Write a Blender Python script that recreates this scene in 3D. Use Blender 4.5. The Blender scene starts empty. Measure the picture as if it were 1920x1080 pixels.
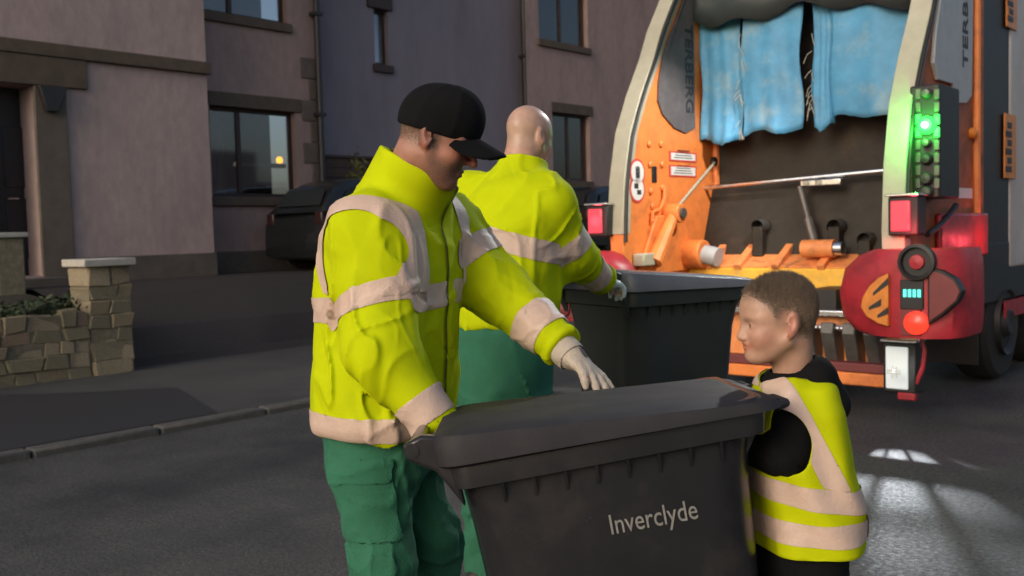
import bpy, bmesh, math, random
import numpy as np
from mathutils import Vector, Matrix
R = math.radians
random.seed(7); np.random.seed(7)
scene = bpy.context.scene
C = scene.collection

# ------------------------------------------------------------------ camera
F = 1844.0; H = 1.42; PITCH = math.atan(107.0/F); ROLL = R(1.5)
cf = Vector((0, math.cos(PITCH), -math.sin(PITCH)))
r0 = Vector((1, 0, 0)); u0 = Vector((0, math.sin(PITCH), math.cos(PITCH)))
cr = r0*math.cos(ROLL) - u0*math.sin(ROLL)
cu = u0*math.cos(ROLL) + r0*math.sin(ROLL)
cam_d = bpy.data.cameras.new('camera'); cam = bpy.data.objects.new('camera', cam_d); C.objects.link(cam)
cam_d.sensor_width = 36; cam_d.lens = 36*F/1920; cam_d.clip_start = 0.05; cam_d.clip_end = 900
cam.matrix_world = Matrix(((cr.x, cu.x, -cf.x, 0), (cr.y, cu.y, -cf.y, 0), (cr.z, cu.z, -cf.z, H), (0, 0, 0, 1)))
scene.camera = cam
cam_d.dof.use_dof = True; cam_d.dof.focus_distance = 2.55; cam_d.dof.aperture_fstop = 5.6
# ------------------------------------------------------------------ world, sun, exposure
SUN_TO = Vector((-0.62, -0.78, 0.42)).normalized()
w = bpy.data.worlds.new('World'); scene.world = w; w.use_nodes = True
nt = w.node_tree; bgn = nt.nodes['Background']
sky = nt.nodes.new('ShaderNodeTexSky'); sky.sky_type = 'NISHITA'; sky.sun_disc = False
sky.sun_elevation = math.asin(SUN_TO.z); sky.sun_rotation = math.atan2(SUN_TO.x, SUN_TO.y)
sky.air_density = 1.0; sky.dust_density = 4.0; sky.ozone_density = 1.0
nt.links.new(sky.outputs[0], bgn.inputs[0]); bgn.inputs[1].default_value = 0.14
sd = bpy.data.lights.new('sun', 'SUN'); sd.energy = 0.78; sd.angle = R(24); sd.color = (1.0, 0.96, 0.91)
sun = bpy.data.objects.new('sun', sd); C.objects.link(sun)
sun.rotation_euler = (-SUN_TO).to_track_quat('-Z', 'Y').to_euler(); sun.location = SUN_TO*30
scene.view_settings.view_transform = 'Standard'; scene.view_settings.look = 'None'
scene.view_settings.gamma = 1.0; scene.view_settings.use_curve_mapping = False
scene.view_settings.exposure = 0.0
try:
    scene.cycles.max_bounces = 6; scene.cycles.caustics_reflective = False; scene.cycles.caustics_refractive = False
except Exception: pass

# ------------------------------------------------------------------ place helpers: picture point at a chosen depth -> point in the street
def ray(px, py): return cf*F + cr*(px-960) - cu*(py-540)
def at(px, py, depth):
    d = ray(px, py); return Vector((0, 0, H)) + d*(depth/d.y)
YAW = R(41.6)                                   # street direction, measured from the view direction
EU = Vector((math.sin(YAW), math.cos(YAW), 0)); ER = Vector((math.cos(YAW), -math.sin(YAW), 0))
def st(r, u, z=0.0): return ER*r + EU*u + Vector((0, 0, z))       # street frame -> world
def on_r(px, py, r):                            # hit the vertical plane at offset r: -> (u, z)
    d = ray(px, py); t = r/d.dot(ER); p = d*t; return (p.dot(EU), H+p.z)
def on_u(px, py, u):
    d = ray(px, py); t = u/d.dot(EU); p = d*t; return (p.dot(ER), H+p.z)
def gnd(px, py, z=0.0):
    d = ray(px, py); t = (z-H)/d.z; p = d*t; return (p.dot(ER), p.dot(EU))

# ------------------------------------------------------------------ materials
MATS = {}
def mat(name, col, rough=0.6, var=0.0, vscale=8.0, bump=0.0, bscale=40.0, metal=0.0, emit=None, estr=0.0, spec=0.5, col2=None, c2scale=3.0, c2lo=0.45, c2hi=0.65, coat=0.0, sheen=0.0, detail=6.0, rvar=0.0, stretch=None):
    m = bpy.data.materials.new(name); m.use_nodes = True; MATS[name] = m
    n = m.node_tree.nodes; l = m.node_tree.links; b = n['Principled BSDF']
    b.inputs['Base Color'].default_value = (*col, 1); b.inputs['Roughness'].default_value = rough
    b.inputs['Metallic'].default_value = metal; b.inputs['Specular IOR Level'].default_value = spec
    b.inputs['Coat Weight'].default_value = coat; b.inputs['Sheen Weight'].default_value = sheen
    tc = n.new('ShaderNodeTexCoord'); src = tc.outputs['Object']
    if stretch:
        mp = n.new('ShaderNodeMapping'); mp.inputs['Scale'].default_value = stretch; l.new(src, mp.inputs[0]); src = mp.outputs[0]
    def noise(s, d=detail):
        t = n.new('ShaderNodeTexNoise'); t.inputs['Scale'].default_value = s; t.inputs['Detail'].default_value = d
        t.inputs['Roughness'].default_value = 0.6; l.new(src, t.inputs['Vector']); return t
    csock = None
    if col2 is not None:
        t = noise(c2scale); rp = n.new('ShaderNodeMapRange'); rp.inputs[1].default_value = c2lo; rp.inputs[2].default_value = c2hi
        l.new(t.outputs['Fac'], rp.inputs[0]); mx = n.new('ShaderNodeMix'); mx.data_type = 'RGBA'
        mx.inputs[6].default_value = (*col, 1); mx.inputs[7].default_value = (*col2, 1); l.new(rp.outputs[0], mx.inputs[0]); csock = mx.outputs[2]
    if var > 0:
        t = noise(vscale); rp = n.new('ShaderNodeMapRange'); rp.inputs[1].default_value = 0.25; rp.inputs[2].default_value = 0.75
        rp.inputs[3].default_value = 1-var; rp.inputs[4].default_value = 1+var; l.new(t.outputs['Fac'], rp.inputs[0])
        mx = n.new('ShaderNodeMix'); mx.data_type = 'RGBA'; mx.blend_type = 'MULTIPLY'; mx.inputs[0].default_value = 1
        if csock: l.new(csock, mx.inputs[6])
        else: mx.inputs[6].default_value = (*col, 1)
        l.new(rp.outputs[0], mx.inputs[7]); csock = mx.outputs[2]
    if csock: l.new(csock, b.inputs['Base Color'])
    if rvar > 0:
        t = noise(vscale*0.7); rp = n.new('ShaderNodeMapRange'); rp.inputs[1].default_value = 0.3; rp.inputs[2].default_value = 0.7
        rp.inputs[3].default_value = max(0.03, rough-rvar); rp.inputs[4].default_value = min(1, rough+rvar); l.new(t.outputs['Fac'], rp.inputs[0]); l.new(rp.outputs[0], b.inputs['Roughness'])
    if bump > 0:
        t = noise(bscale); bp = n.new('ShaderNodeBump'); bp.inputs['Strength'].default_value = min(1, bump); bp.inputs['Distance'].default_value = 0.01
        l.new(t.outputs['Fac'], bp.inputs['Height']); l.new(bp.outputs[0], b.inputs['Normal'])
    if emit:
        b.inputs['Emission Color'].default_value = (*emit, 1); b.inputs['Emission Strength'].default_value = estr
    return m
mat('asphalt', (0.080, 0.079, 0.075), 0.55, 0.85, 55, 1.0, 170, col2=(0.040, 0.040, 0.041), c2scale=1.6, c2lo=0.40, c2hi=0.68, rvar=0.2)
mat('asphalt_dark', (0.030, 0.030, 0.032), 0.6, 0.4, 90, 0.8, 160)
mat('pavement', (0.060, 0.058, 0.056), 0.75, 0.35, 60, 0.8, 130, col2=(0.042, 0.040, 0.040), c2scale=1.3)
mat('drive', (0.030, 0.024, 0.023), 0.8, 0.35, 40, 0.7, 90)
mat('kerb', (0.085, 0.080, 0.075), 0.8, 0.3, 14, 0.6, 60)
mat('soil', (0.03, 0.024, 0.016), 0.95, 0.4, 12, 1.0, 20)
mat('harling', (0.48, 0.355, 0.330), 0.95, 0.13, 9, 0.9, 70, col2=(0.37, 0.285, 0.265), c2scale=1.5, c2lo=0.42, c2hi=0.72, stretch=(1, 1, .45))
mat('harling_grey', (0.25, 0.22, 0.255), 0.95, 0.08, 2.0, 0.9, 70, col2=(0.225, 0.195, 0.225), c2scale=1.4, stretch=(1, 1, .4))
mat('harling_pink', (0.40, 0.275, 0.245), 0.95, 0.13, 9, 0.9, 70, col2=(0.31, 0.22, 0.20), c2scale=1.5, c2lo=0.42, c2hi=0.72, stretch=(1, 1, .45))
mat('brown_trim', (0.115, 0.082, 0.058), 0.8, 0.2, 6, 0.4, 40)
mat('jamb', (0.145, 0.115, 0.092), 0.85, 0.2, 5, 0.4, 40)
mat('plinth', (0.12, 0.10, 0.083), 0.9, 0.25, 5, 0.6, 50)
mat('wood_frame', (0.045, 0.024, 0.018), 0.5, 0.25, 10)
mat('door_dark', (0.016, 0.014, 0.017), 0.45, 0.2, 6)
mat('room_dark', (0.035, 0.032, 0.036), 0.9)
mat('curtain_cloth', (0.24, 0.21, 0.20), 0.9, 0.15, 9)
mat('pipe', (0.028, 0.025, 0.026), 0.5, 0.2, 10)
mat('roof_slate', (0.05, 0.05, 0.055), 0.7, 0.3, 4)
mat('timber', (0.07, 0.045, 0.035), 0.8, 0.3, 9, 0.4, 30)
mat('white_stone', (0.42, 0.40, 0.36), 0.8, 0.15, 12, 0.4, 40)
mat('mortar', (0.17, 0.148, 0.105), 0.95, 0.3, 20, 0.8, 60)
for i, c in enumerate([(0.25, 0.205, 0.135), (0.21, 0.18, 0.12), (0.27, 0.195, 0.135), (0.19, 0.17, 0.115), (0.29, 0.24, 0.165)]):
    mat('stone%d' % i, c, 0.9, 0.35, 14, 0.9, 45)
mat('leaf_dark', (0.030, 0.045, 0.016), 0.6, 0.4, 9)
mat('leaf_olive', (0.085, 0.09, 0.016), 0.6, 0.4, 9)
mat('bark', (0.05, 0.035, 0.022), 0.9, 0.3, 30)
mat('car_paint', (0.010, 0.011, 0.012), 0.25, spec=0.5, coat=0.4)
mat('car_glass', (0.018, 0.02, 0.021), 0.2, spec=0.3)
mat('rubber', (0.014, 0.014, 0.014), 0.85, 0.2, 30, 0.3, 80)
mat('wheel_rim', (0.20, 0.20, 0.20), 0.4, metal=0.8)
mat('lamp_dull', (0.022, 0.008, 0.008), 0.35)
# lorry
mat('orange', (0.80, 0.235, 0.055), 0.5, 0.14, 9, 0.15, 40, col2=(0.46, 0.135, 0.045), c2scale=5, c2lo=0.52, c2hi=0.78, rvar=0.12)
mat('orange_shaded', (0.42, 0.115, 0.04), 0.6, 0.3, 6, 0.2, 30, col2=(0.10, 0.045, 0.025), c2scale=4, c2lo=0.45, c2hi=0.75)  # darker copy of the orange: night shade of the flank put into the colour
mat('orange_worn', (0.76, 0.27, 0.09), 0.5, 0.2, 12, 0.25, 40, col2=(0.30, 0.13, 0.06), c2scale=7, c2lo=0.55, c2hi=0.72)
mat('yellow_paint', (0.78, 0.44, 0.05), 0.5, 0.2, 10, 0.2, 40, col2=(0.45, 0.32, 0.16), c2scale=6, c2lo=0.55, c2hi=0.75)
mat('cream_seal', (0.42, 0.40, 0.31), 0.5, 0.10, 10, 0.1, 30)
mat('grey_plate', (0.10, 0.088, 0.092), 0.6, 0.12, 8, col2=(0.13, 0.112, 0.114), c2scale=9)
mat('pale_plate', (0.40, 0.42, 0.44), 0.5, 0.10, 8)
mat('dark_letter', (0.030, 0.028, 0.035), 0.6)
mat('hopper_dark', (0.016, 0.013, 0.009), 0.7, 0.5, 6, 0.5, 20, col2=(0.034, 0.023, 0.014), c2scale=5, c2lo=0.55, c2hi=0.75)
mat('black_steel', (0.015, 0.015, 0.016), 0.55, 0.3, 8)
mat('grey_steel', (0.11, 0.105, 0.10), 0.45, 0.3, 12, 0.2, 40, metal=0.4)
mat('chrome', (0.72, 0.73, 0.75), 0.22, 0.15, 25, metal=1.0)
mat('tarp_blue', (0.075, 0.29, 0.51), 0.6, 0.2, 5, 0.4, 14, col2=(0.24, 0.37, 0.44), c2scale=3.5, c2lo=0.52, c2hi=0.75)
mat('tarp_dark', (0.030, 0.040, 0.044), 0.6, 0.3, 5, 0.4, 12)
mat('tarp_fray', (0.45, 0.44, 0.36), 0.8)
mat('red_paint', (0.36, 0.022, 0.034), 0.40, 0.25, 9, 0.1, 40, rvar=0.12, col2=(0.13, 0.02, 0.024), c2scale=6, c2lo=0.5, c2hi=0.8)
mat('maroon', (0.16, 0.030, 0.032), 0.5, 0.2, 7)
mat('chev_orange', (0.62, 0.20, 0.03), 0.45, 0.25, 12)
mat('sticker_white', (0.72, 0.70, 0.68), 0.5, 0.06, 20)
mat('sticker_red', (0.62, 0.06, 0.05), 0.5)
mat('body_white', (0.46, 0.43, 0.42), 0.45, 0.12, 3)
mat('lamp_red', (0.10, 0.004, 0.006), 0.3, emit=(1.0, 0.075, 0.11), estr=1.1)
mat('lamp_red_hot', (0.10, 0.004, 0.004), 0.3, emit=(1.0, 0.045, 0.02), estr=1.6)
mat('glow_amber', (0.6, 0.2, 0.02), 0.3, emit=(1.0, 0.42, 0.04), estr=4)
mat('lamp_green', (0.02, 0.5, 0.05), 0.3, emit=(0.03, 1.0, 0.06), estr=3.2)
mat('lamp_green_core', (0.5, 0.9, 0.6), 0.3, emit=(0.6, 1.0, 0.72), estr=6)
mat('lamp_cyan', (0.05, 0.4, 0.35), 0.3, emit=(0.15, 1.0, 0.85), estr=1.1)
mat('lamp_white', (0.62, 0.66, 0.64), 0.35, 0.1, 15)
mat('lamp_reverse', (0.6, 0.64, 0.62), 0.35, emit=(0.85, 0.95, 1.0), estr=0.35)
mat('lamp_work', (0.9, 0.9, 0.9), 0.3, emit=(1.0, 0.97, 0.90), estr=12)
# bins
mat('bin_plastic', (0.018, 0.018, 0.021), 0.22, 0.20, 6, 0.06, 160, spec=0.45, rvar=0.07, col2=(0.034, 0.030, 0.028), c2scale=6, c2lo=0.52, c2hi=0.78)
mat('bin_lid', (0.026, 0.025, 0.030), 0.62, 0.25, 7, 0.08, 160, rvar=0.1, spec=0.2, col2=(0.040, 0.037, 0.038), c2scale=6, c2lo=0.5, c2hi=0.8)
mat('bin_green', (0.026, 0.031, 0.027), 0.42, 0.2, 6, 0.06, 160, rvar=0.07)
mat('bin_lid2', (0.13, 0.135, 0.15), 0.26, 0.15, 6, 0.2, 90)
mat('bin_print', (0.22, 0.215, 0.20), 0.7, 0.3, 60)
mat('bin_number', (0.60, 0.56, 0.36), 0.6)
# people
mat('hivis', (0.50, 0.585, 0.002), 0.8, 0.10, 4, 0.10, 300, spec=0.10, col2=(0.43, 0.52, 0.004), c2scale=6, c2lo=0.5, c2hi=0.8)
mat('hivis_vest', (0.48, 0.54, 0.002), 0.75, 0.10, 6, 0.12, 300, spec=0.10)
mat('tape', (0.60, 0.44, 0.36), 0.5, 0.07, 30, 0.25, 120)
mat('vest_red', (0.62, 0.07, 0.06), 0.6)
mat('work_green', (0.020, 0.135, 0.075), 0.85, 0.15, 7, 0.4, 220, col2=(0.028, 0.16, 0.09), c2scale=3)
mat('black_cloth', (0.007, 0.007, 0.008), 0.95, 0.25, 8, 0.15, 240, spec=0.15)
mat('cap_cloth', (0.0065, 0.0065, 0.0075), 0.95, 0.2, 10, 0.15, 260, spec=0.15)
mat('glove', (0.50, 0.43, 0.36), 0.85, 0.10, 14, 0.5, 200)
mat('glove_print', (0.05, 0.045, 0.06), 0.8)
mat('boot', (0.018, 0.015, 0.013), 0.6, 0.2, 10)
mat('seam', (0.20, 0.22, 0.01), 0.9)
mat('zip', (0.10, 0.11, 0.02), 0.6)
mat('hair_brown', (0.150, 0.108, 0.076), 0.85, 0.35, 140, 0.8, 160, stretch=(1, 1, 0.35))
def skin_mat(name, col, hair, rough=0.48):
    m = bpy.data.materials.new(name); m.use_nodes = True; MATS[name] = m
    n = m.node_tree.nodes; l = m.node_tree.links; b = n['Principled BSDF']
    at_ = n.new('ShaderNodeAttribute'); at_.attribute_name = 'hair'
    at2 = n.new('ShaderNodeAttribute'); at2.attribute_name = 'flush'
    tc = n.new('ShaderNodeTexCoord')
    t = n.new('ShaderNodeTexNoise'); t.inputs['Scale'].default_value = 350; t.inputs['Detail'].default_value = 3; l.new(tc.outputs['Object'], t.inputs['Vector'])
    t3 = n.new('ShaderNodeTexNoise'); t3.inputs['Scale'].default_value = 30; t3.inputs['Detail'].default_value = 4; l.new(tc.outputs['Object'], t3.inputs['Vector'])
    mr = n.new('ShaderNodeMapRange'); mr.inputs[1].default_value = 0.3; mr.inputs[2].default_value = 0.7; mr.inputs[3].default_value = 0.55; mr.inputs[4].default_value = 1.25
    l.new(t.outputs['Fac'], mr.inputs[0])
    mu = n.new('ShaderNodeMath'); mu.operation = 'MULTIPLY'; mu.use_clamp = True; l.new(at_.outputs['Fac'], mu.inputs[0]); l.new(mr.outputs[0], mu.inputs[1])
    mf = n.new('ShaderNodeMix'); mf.data_type = 'RGBA'; mf.inputs[6].default_value = (*col, 1); mf.inputs[7].default_value = (col[0]*1.05, col[1]*0.62, col[2]*0.58, 1); l.new(at2.outputs['Fac'], mf.inputs[0])
    mv = n.new('ShaderNodeMapRange'); mv.inputs[1].default_value = 0.25; mv.inputs[2].default_value = 0.75; mv.inputs[3].default_value = 0.85; mv.inputs[4].default_value = 1.15; l.new(t3.outputs['Fac'], mv.inputs[0])
    mm = n.new('ShaderNodeMix'); mm.data_type = 'RGBA'; mm.blend_type = 'MULTIPLY'; mm.inputs[0].default_value = 1; l.new(mf.outputs[2], mm.inputs[6]); l.new(mv.outputs[0], mm.inputs[7])
    mx = n.new('ShaderNodeMix'); mx.data_type = 'RGBA'; l.new(mu.outputs[0], mx.inputs[0]); l.new(mm.outputs[2], mx.inputs[6]); mx.inputs[7].default_value = (*hair, 1)
    l.new(mx.outputs[2], b.inputs['Base Color']); b.inputs['Roughness'].default_value = rough
    b.inputs['Subsurface Weight'].default_value = 0.12; b.inputs['Subsurface Radius'].default_value = (0.01, 0.004, 0.002); b.inputs['Subsurface Scale'].default_value = 0.5
    bp = n.new('ShaderNodeBump'); bp.inputs['Strength'].default_value = 0.25; bp.inputs['Distance'].default_value = 0.002; l.new(t.outputs['Fac'], bp.inputs['Height']); l.new(bp.outputs[0], b.inputs['Normal'])
skin_mat('skin_capped', (0.38, 0.19, 0.135), (0.085, 0.058, 0.042))
skin_mat('skin_bald', (0.50, 0.31, 0.235), (0.36, 0.24, 0.18), 0.4)
skin_mat('skin_child', (0.46, 0.270, 0.195), (0.15, 0.105, 0.074))
mat('eye_white', (0.30, 0.27, 0.25), 0.25)
mat('iris', (0.03, 0.03, 0.035), 0.15)
mat('lips', (0.32, 0.12, 0.10), 0.45)
# glass pane: part see-through, part mirror
def glass_mat(name, tint, mirror):
    m = bpy.data.materials.new(name); m.use_nodes = True; MATS[name] = m
    n = m.node_tree.nodes; l = m.node_tree.links; n.remove(n['Principled BSDF'])
    tr = n.new('ShaderNodeBsdfTransparent'); tr.inputs[0].default_value = (*tint, 1)
    gl = n.new('ShaderNodeBsdfGlossy'); gl.inputs['Roughness'].default_value = 0.06; gl.inputs[0].default_value = (0.9, 0.9, 0.95, 1)
    fr = n.new('ShaderNodeFresnel'); fr.inputs[0].default_value = 1.5
    ad = n.new('ShaderNodeMath'); ad.operation = 'ADD'; ad.use_clamp = True; ad.inputs[1].default_value = mirror; l.new(fr.outputs[0], ad.inputs[0])
    mx = n.new('ShaderNodeMixShader'); l.new(ad.outputs[0], mx.inputs[0]); l.new(tr.outputs[0], mx.inputs[1]); l.new(gl.outputs[0], mx.inputs[2]); l.new(mx.outputs[0], n['Material Output'].inputs[0])
glass_mat('window_glass', (0.75, 0.76, 0.78), 0.06)

# ------------------------------------------------------------------ mesh helpers
def link(o, parent=None):
    C.objects.link(o)
    if parent is not None: o.parent = parent
    return o
def tag(o, label, cat, group=None):
    o['label'] = label; o['category'] = cat
    if group: o['group'] = group
    return o
def empty(name, loc, rz=0.0):
    o = bpy.data.objects.new(name, None); C.objects.link(o); o.location = loc; o.rotation_euler = (0, 0, rz); o.empty_display_size = 0.2; return o
class MB:
    def __init__(s): s.v = []; s.f = []
    def add(s, vs, fs):
        b = len(s.v); s.v += [tuple(v) for v in vs]; s.f += [tuple(b+i for i in f) for f in fs]; return s
    def box(s, lo, hi, M=None):
        (a, b, c), (d, e, f) = lo, hi
        vs = [(a,b,c),(d,b,c),(d,e,c),(a,e,c),(a,b,f),(d,b,f),(d,e,f),(a,e,f)]
        if M is not None: vs = [M @ Vector(v) for v in vs]
        return s.add(vs, [(0,3,2,1),(4,5,6,7),(0,1,5,4),(1,2,6,5),(2,3,7,6),(3,0,4,7)])
    def tube(s, pts, rad, n=10, cap=True):
        pts = [Vector(p) for p in pts]; k = len(pts)
        rad = rad if isinstance(rad, (list, tuple)) else [rad]*k
        vs = []; fs = []; prev = None
        for i, p in enumerate(pts):
            t = (pts[min(i+1, k-1)] - pts[max(i-1, 0)]).normalized()
            if prev is None:
                a = t.orthogonal().normalized()
            else:
                a = (prev - t*prev.dot(t)).normalized()
            prev = a; b = t.cross(a)
            for j in range(n):
                th = 2*math.pi*j/n; vs.append(p + (a*math.cos(th) + b*math.sin(th))*rad[i])
        for i in range(k-1):
            for j in range(n):
                fs.append((i*n+j, i*n+(j+1) % n, (i+1)*n+(j+1) % n, (i+1)*n+j))
        if cap: fs.append(tuple(range(n-1, -1, -1))); fs.append(tuple((k-1)*n+j for j in range(n)))
        return s.add(vs, fs)
    def lathe(s, prof, origin, axis, n=24):
        o = Vector(origin); ax = Vector(axis).normalized(); a = ax.orthogonal().normalized(); b = ax.cross(a); vs = []; fs = []
        for (rr, h) in prof:
            for j in range(n):
                th = 2*math.pi*j/n; vs.append(o + ax*h + (a*math.cos(th)+b*math.sin(th))*max(rr, 1e-4))
        for i in range(len(prof)-1):
            for j in range(n): fs.append((i*n+j, i*n+(j+1) % n, (i+1)*n+(j+1) % n, (i+1)*n+j))
        return s.add(vs, fs)
    def loft(s, rings, cap0=True, cap1=True):
        n = len(rings[0]); vs = [v for rg in rings for v in rg]; fs = []
        for i in range(len(rings)-1):
            for j in range(n): fs.append((i*n+j, i*n+(j+1) % n, (i+1)*n+(j+1) % n, (i+1)*n+j))
        if cap0: fs.append(tuple(range(n-1, -1, -1)))
        if cap1: fs.append(tuple((len(rings)-1)*n+j for j in range(n)))
        return s.add(vs, fs)
    def prism(s, poly, d0, d1, fn):              # poly of (a,b), extruded from d0 to d1; fn(a,b,d)->xyz
        n = len(poly); return s.add([fn(a, b, d0) for a, b in poly] + [fn(a, b, d1) for a, b in poly],
            [tuple(range(n-1, -1, -1)), tuple(range(n, 2*n))] + [(i, (i+1) % n, n+(i+1) % n, n+i) for i in range(n)])
    def build(s, name, m, parent=None, bevel=0.0, seg=2, smooth=35):
        me = bpy.data.meshes.new(name); me.from_pydata(s.v, [], s.f)
        bm = bmesh.new(); bm.from_mesh(me); bmesh.ops.recalc_face_normals(bm, faces=bm.faces); bm.to_mesh(me); bm.free()
        me.materials.append(MATS[m])
        o = link(bpy.data.objects.new(name, me), parent)
        if smooth:
            me.shade_smooth(); me.set_sharp_from_angle(angle=R(smooth))
        if bevel > 0:
            bv = o.modifiers.new('bevel', 'BEVEL'); bv.width = bevel; bv.segments = seg; bv.limit_method = 'ANGLE'; bv.angle_limit = R(40); bv.harden_normals = False
        return o
def rrect(x0, x1, y0, y1, rad, z, n=5):
    out = []
    for cx, cy, a0 in ((x1-rad, y1-rad, 0), (x0+rad, y1-rad, 90), (x0+rad, y0+rad, 180), (x1-rad, y0+rad, 270)):
        for k in range(n+1):
            a = R(a0 + 90*k/n); out.append((cx+rad*math.cos(a), cy+rad*math.sin(a), z))
    return out
def text_mesh(name, body, size, m, parent, M, extrude=0.002, font_scale=(1, 1), shear=0.0, spacing=1.0, heavy=0.012):
    cu_ = bpy.data.curves.new(name, 'FONT'); cu_.body = body; cu_.size = size; cu_.extrude = extrude; cu_.align_x = 'CENTER'; cu_.align_y = 'CENTER'; cu_.shear = shear; cu_.space_character = spacing
    cu_.resolution_u = 3; cu_.offset = size*heavy
    to = bpy.data.objects.new(name, cu_); C.objects.link(to)
    dg = bpy.context.evaluated_depsgraph_get(); me = bpy.data.meshes.new_from_object(to.evaluated_get(dg)); bpy.data.objects.remove(to)
    me.transform(Matrix.Diagonal((font_scale[0], font_scale[1], 1, 1))); me.transform(M); me.materials.clear(); me.materials.append(MATS[m])
    o = bpy.data.objects.new(name, me); return link(o, parent)
def frame_mat(o, x, y, z):                       # axes + origin -> matrix
    x, y, z, o = Vector(x), Vector(y), Vector(z), Vector(o)
    return Matrix(((x.x, y.x, z.x, o.x), (x.y, y.y, z.y, o.y), (x.z, y.z, z.z, o.z), (0, 0, 0, 1)))
# ================================================================== the setting
def street_obj(name, mb, m, origin=(0, 0, 0), kind='structure', **k):
    o = mb.build(name, m, **k); o.location = origin; o.rotation_euler = (0, 0, -YAW)
    if kind: o['kind'] = kind
    return o
KERB = gnd(300, 815, 0.0)[0]; WALLR = -9.85; PZ = 0.05
g = MB(); g.add([(-400, -400, 0), (400, -400, 0), (400, 400, 0), (-400, 400, 0)], [(0, 1, 2, 3)])
street_obj('road', g, 'asphalt', smooth=0)
# pavement on the far side, with kerb stones
g = MB(); g.box((WALLR-0.25, -30, -0.2), (KERB-0.15, 60, PZ)); pav = street_obj('pavement', g, 'pavement', smooth=0)
kb = MB(); kb.box((-0.075, -0.452, -0.2), (0.075, 0.452, 0.0)); k0 = kb.build('kerb_stone', 'kerb', pav, bevel=0.018)
for i in range(30):
    o = k0 if i == 0 else link(k0.copy(), pav)
    o.location = (KERB-0.073, -6+i*0.915, PZ+0.006+random.uniform(-.003, .003))
# trench patch in the pavement, darker tarmac
pp = [(0-60, 742), (110, 738), (330, 727), (425, 778), (200, 822), (0-60, 870)]
pl = [(min(KERB-0.16, q[0]), q[1]) for q in (gnd(a, b, PZ) for a, b in pp)]
g = MB(); g.add([(a, b, PZ+0.004) for a, b in pl], [tuple(range(len(pl)))])
g2 = street_obj('pavement_patch', g, 'asphalt_dark', smooth=0)
# raised ground behind the pavement: driveway ramp + yard, garden bank
YZ = 0.87; BAY = -13.25; FAC = -13.8
g = MB(); y0, y1 = 4.95, 45
prof = [(WALLR-0.24, PZ-0.0), (WALLR-0.6, PZ+0.05), (-10.7, 0.42), (-11.5, 0.76), (-12.0, YZ), (-15.5, YZ)]
vs = []; fs = []
for i, (a, b) in enumerate(prof): vs += [(a, y0, b), (a, y1, b)]
for i in range(len(prof)-1): fs.append((2*i, 2*i+1, 2*i+3, 2*i+2))
g.add(vs, fs); street_obj('driveway', g, 'drive', smooth=0)
g = MB(); prof = [(WALLR-0.22, 0.45), (-10.6, 0.62), (-11.8, 0.78), (-12.6, YZ), (-15.5, YZ)]; vs = []; fs = []
for i, (a, b) in enumerate(prof): vs += [(a, -20, b), (a, 4.95, b)]
for i in range(len(prof)-1): fs.append((2*i, 2*i+1, 2*i+3, 2*i+2))
g.add(vs, fs); street_obj('garden_bank', g, 'soil', smooth=0)

# ------------------------------------------------------------------ houses
def wall_panel(mb, x, ys, zs, ops, depth=0.22):
    """front sheet at x facing +x with openings (y0,y1,z0,z1) and their reveals"""
    Y = sorted(set([ys[0], ys[1]] + [v for o in ops for v in o[:2]])); Z = sorted(set([zs[0], zs[1]] + [v for o in ops for v in o[2:]]))
    for i in range(len(Y)-1):
        for j in range(len(Z)-1):
            cy, cz = (Y[i]+Y[i+1])/2, (Z[j]+Z[j+1])/2
            if any(o[0] < cy < o[1] and o[2] < cz < o[3] for o in ops): continue
            mb.add([(x, Y[i], Z[j]), (x, Y[i+1], Z[j]), (x, Y[i+1], Z[j+1]), (x, Y[i], Z[j+1])], [(0, 1, 2, 3)])
    for (a, b, c, d) in ops:
        xx = x-depth
        for q in ([(x, a, c), (x, b, c), (xx, b, c), (xx, a, c)], [(x, a, d), (xx, a, d), (xx, b, d), (x, b, d)],
                  [(x, a, c), (xx, a, c), (xx, a, d), (x, a, d)], [(x, b, c), (x, b, d), (xx, b, d), (xx, b, c)]):
            mb.add(q, [(0, 1, 2, 3)])
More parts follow.
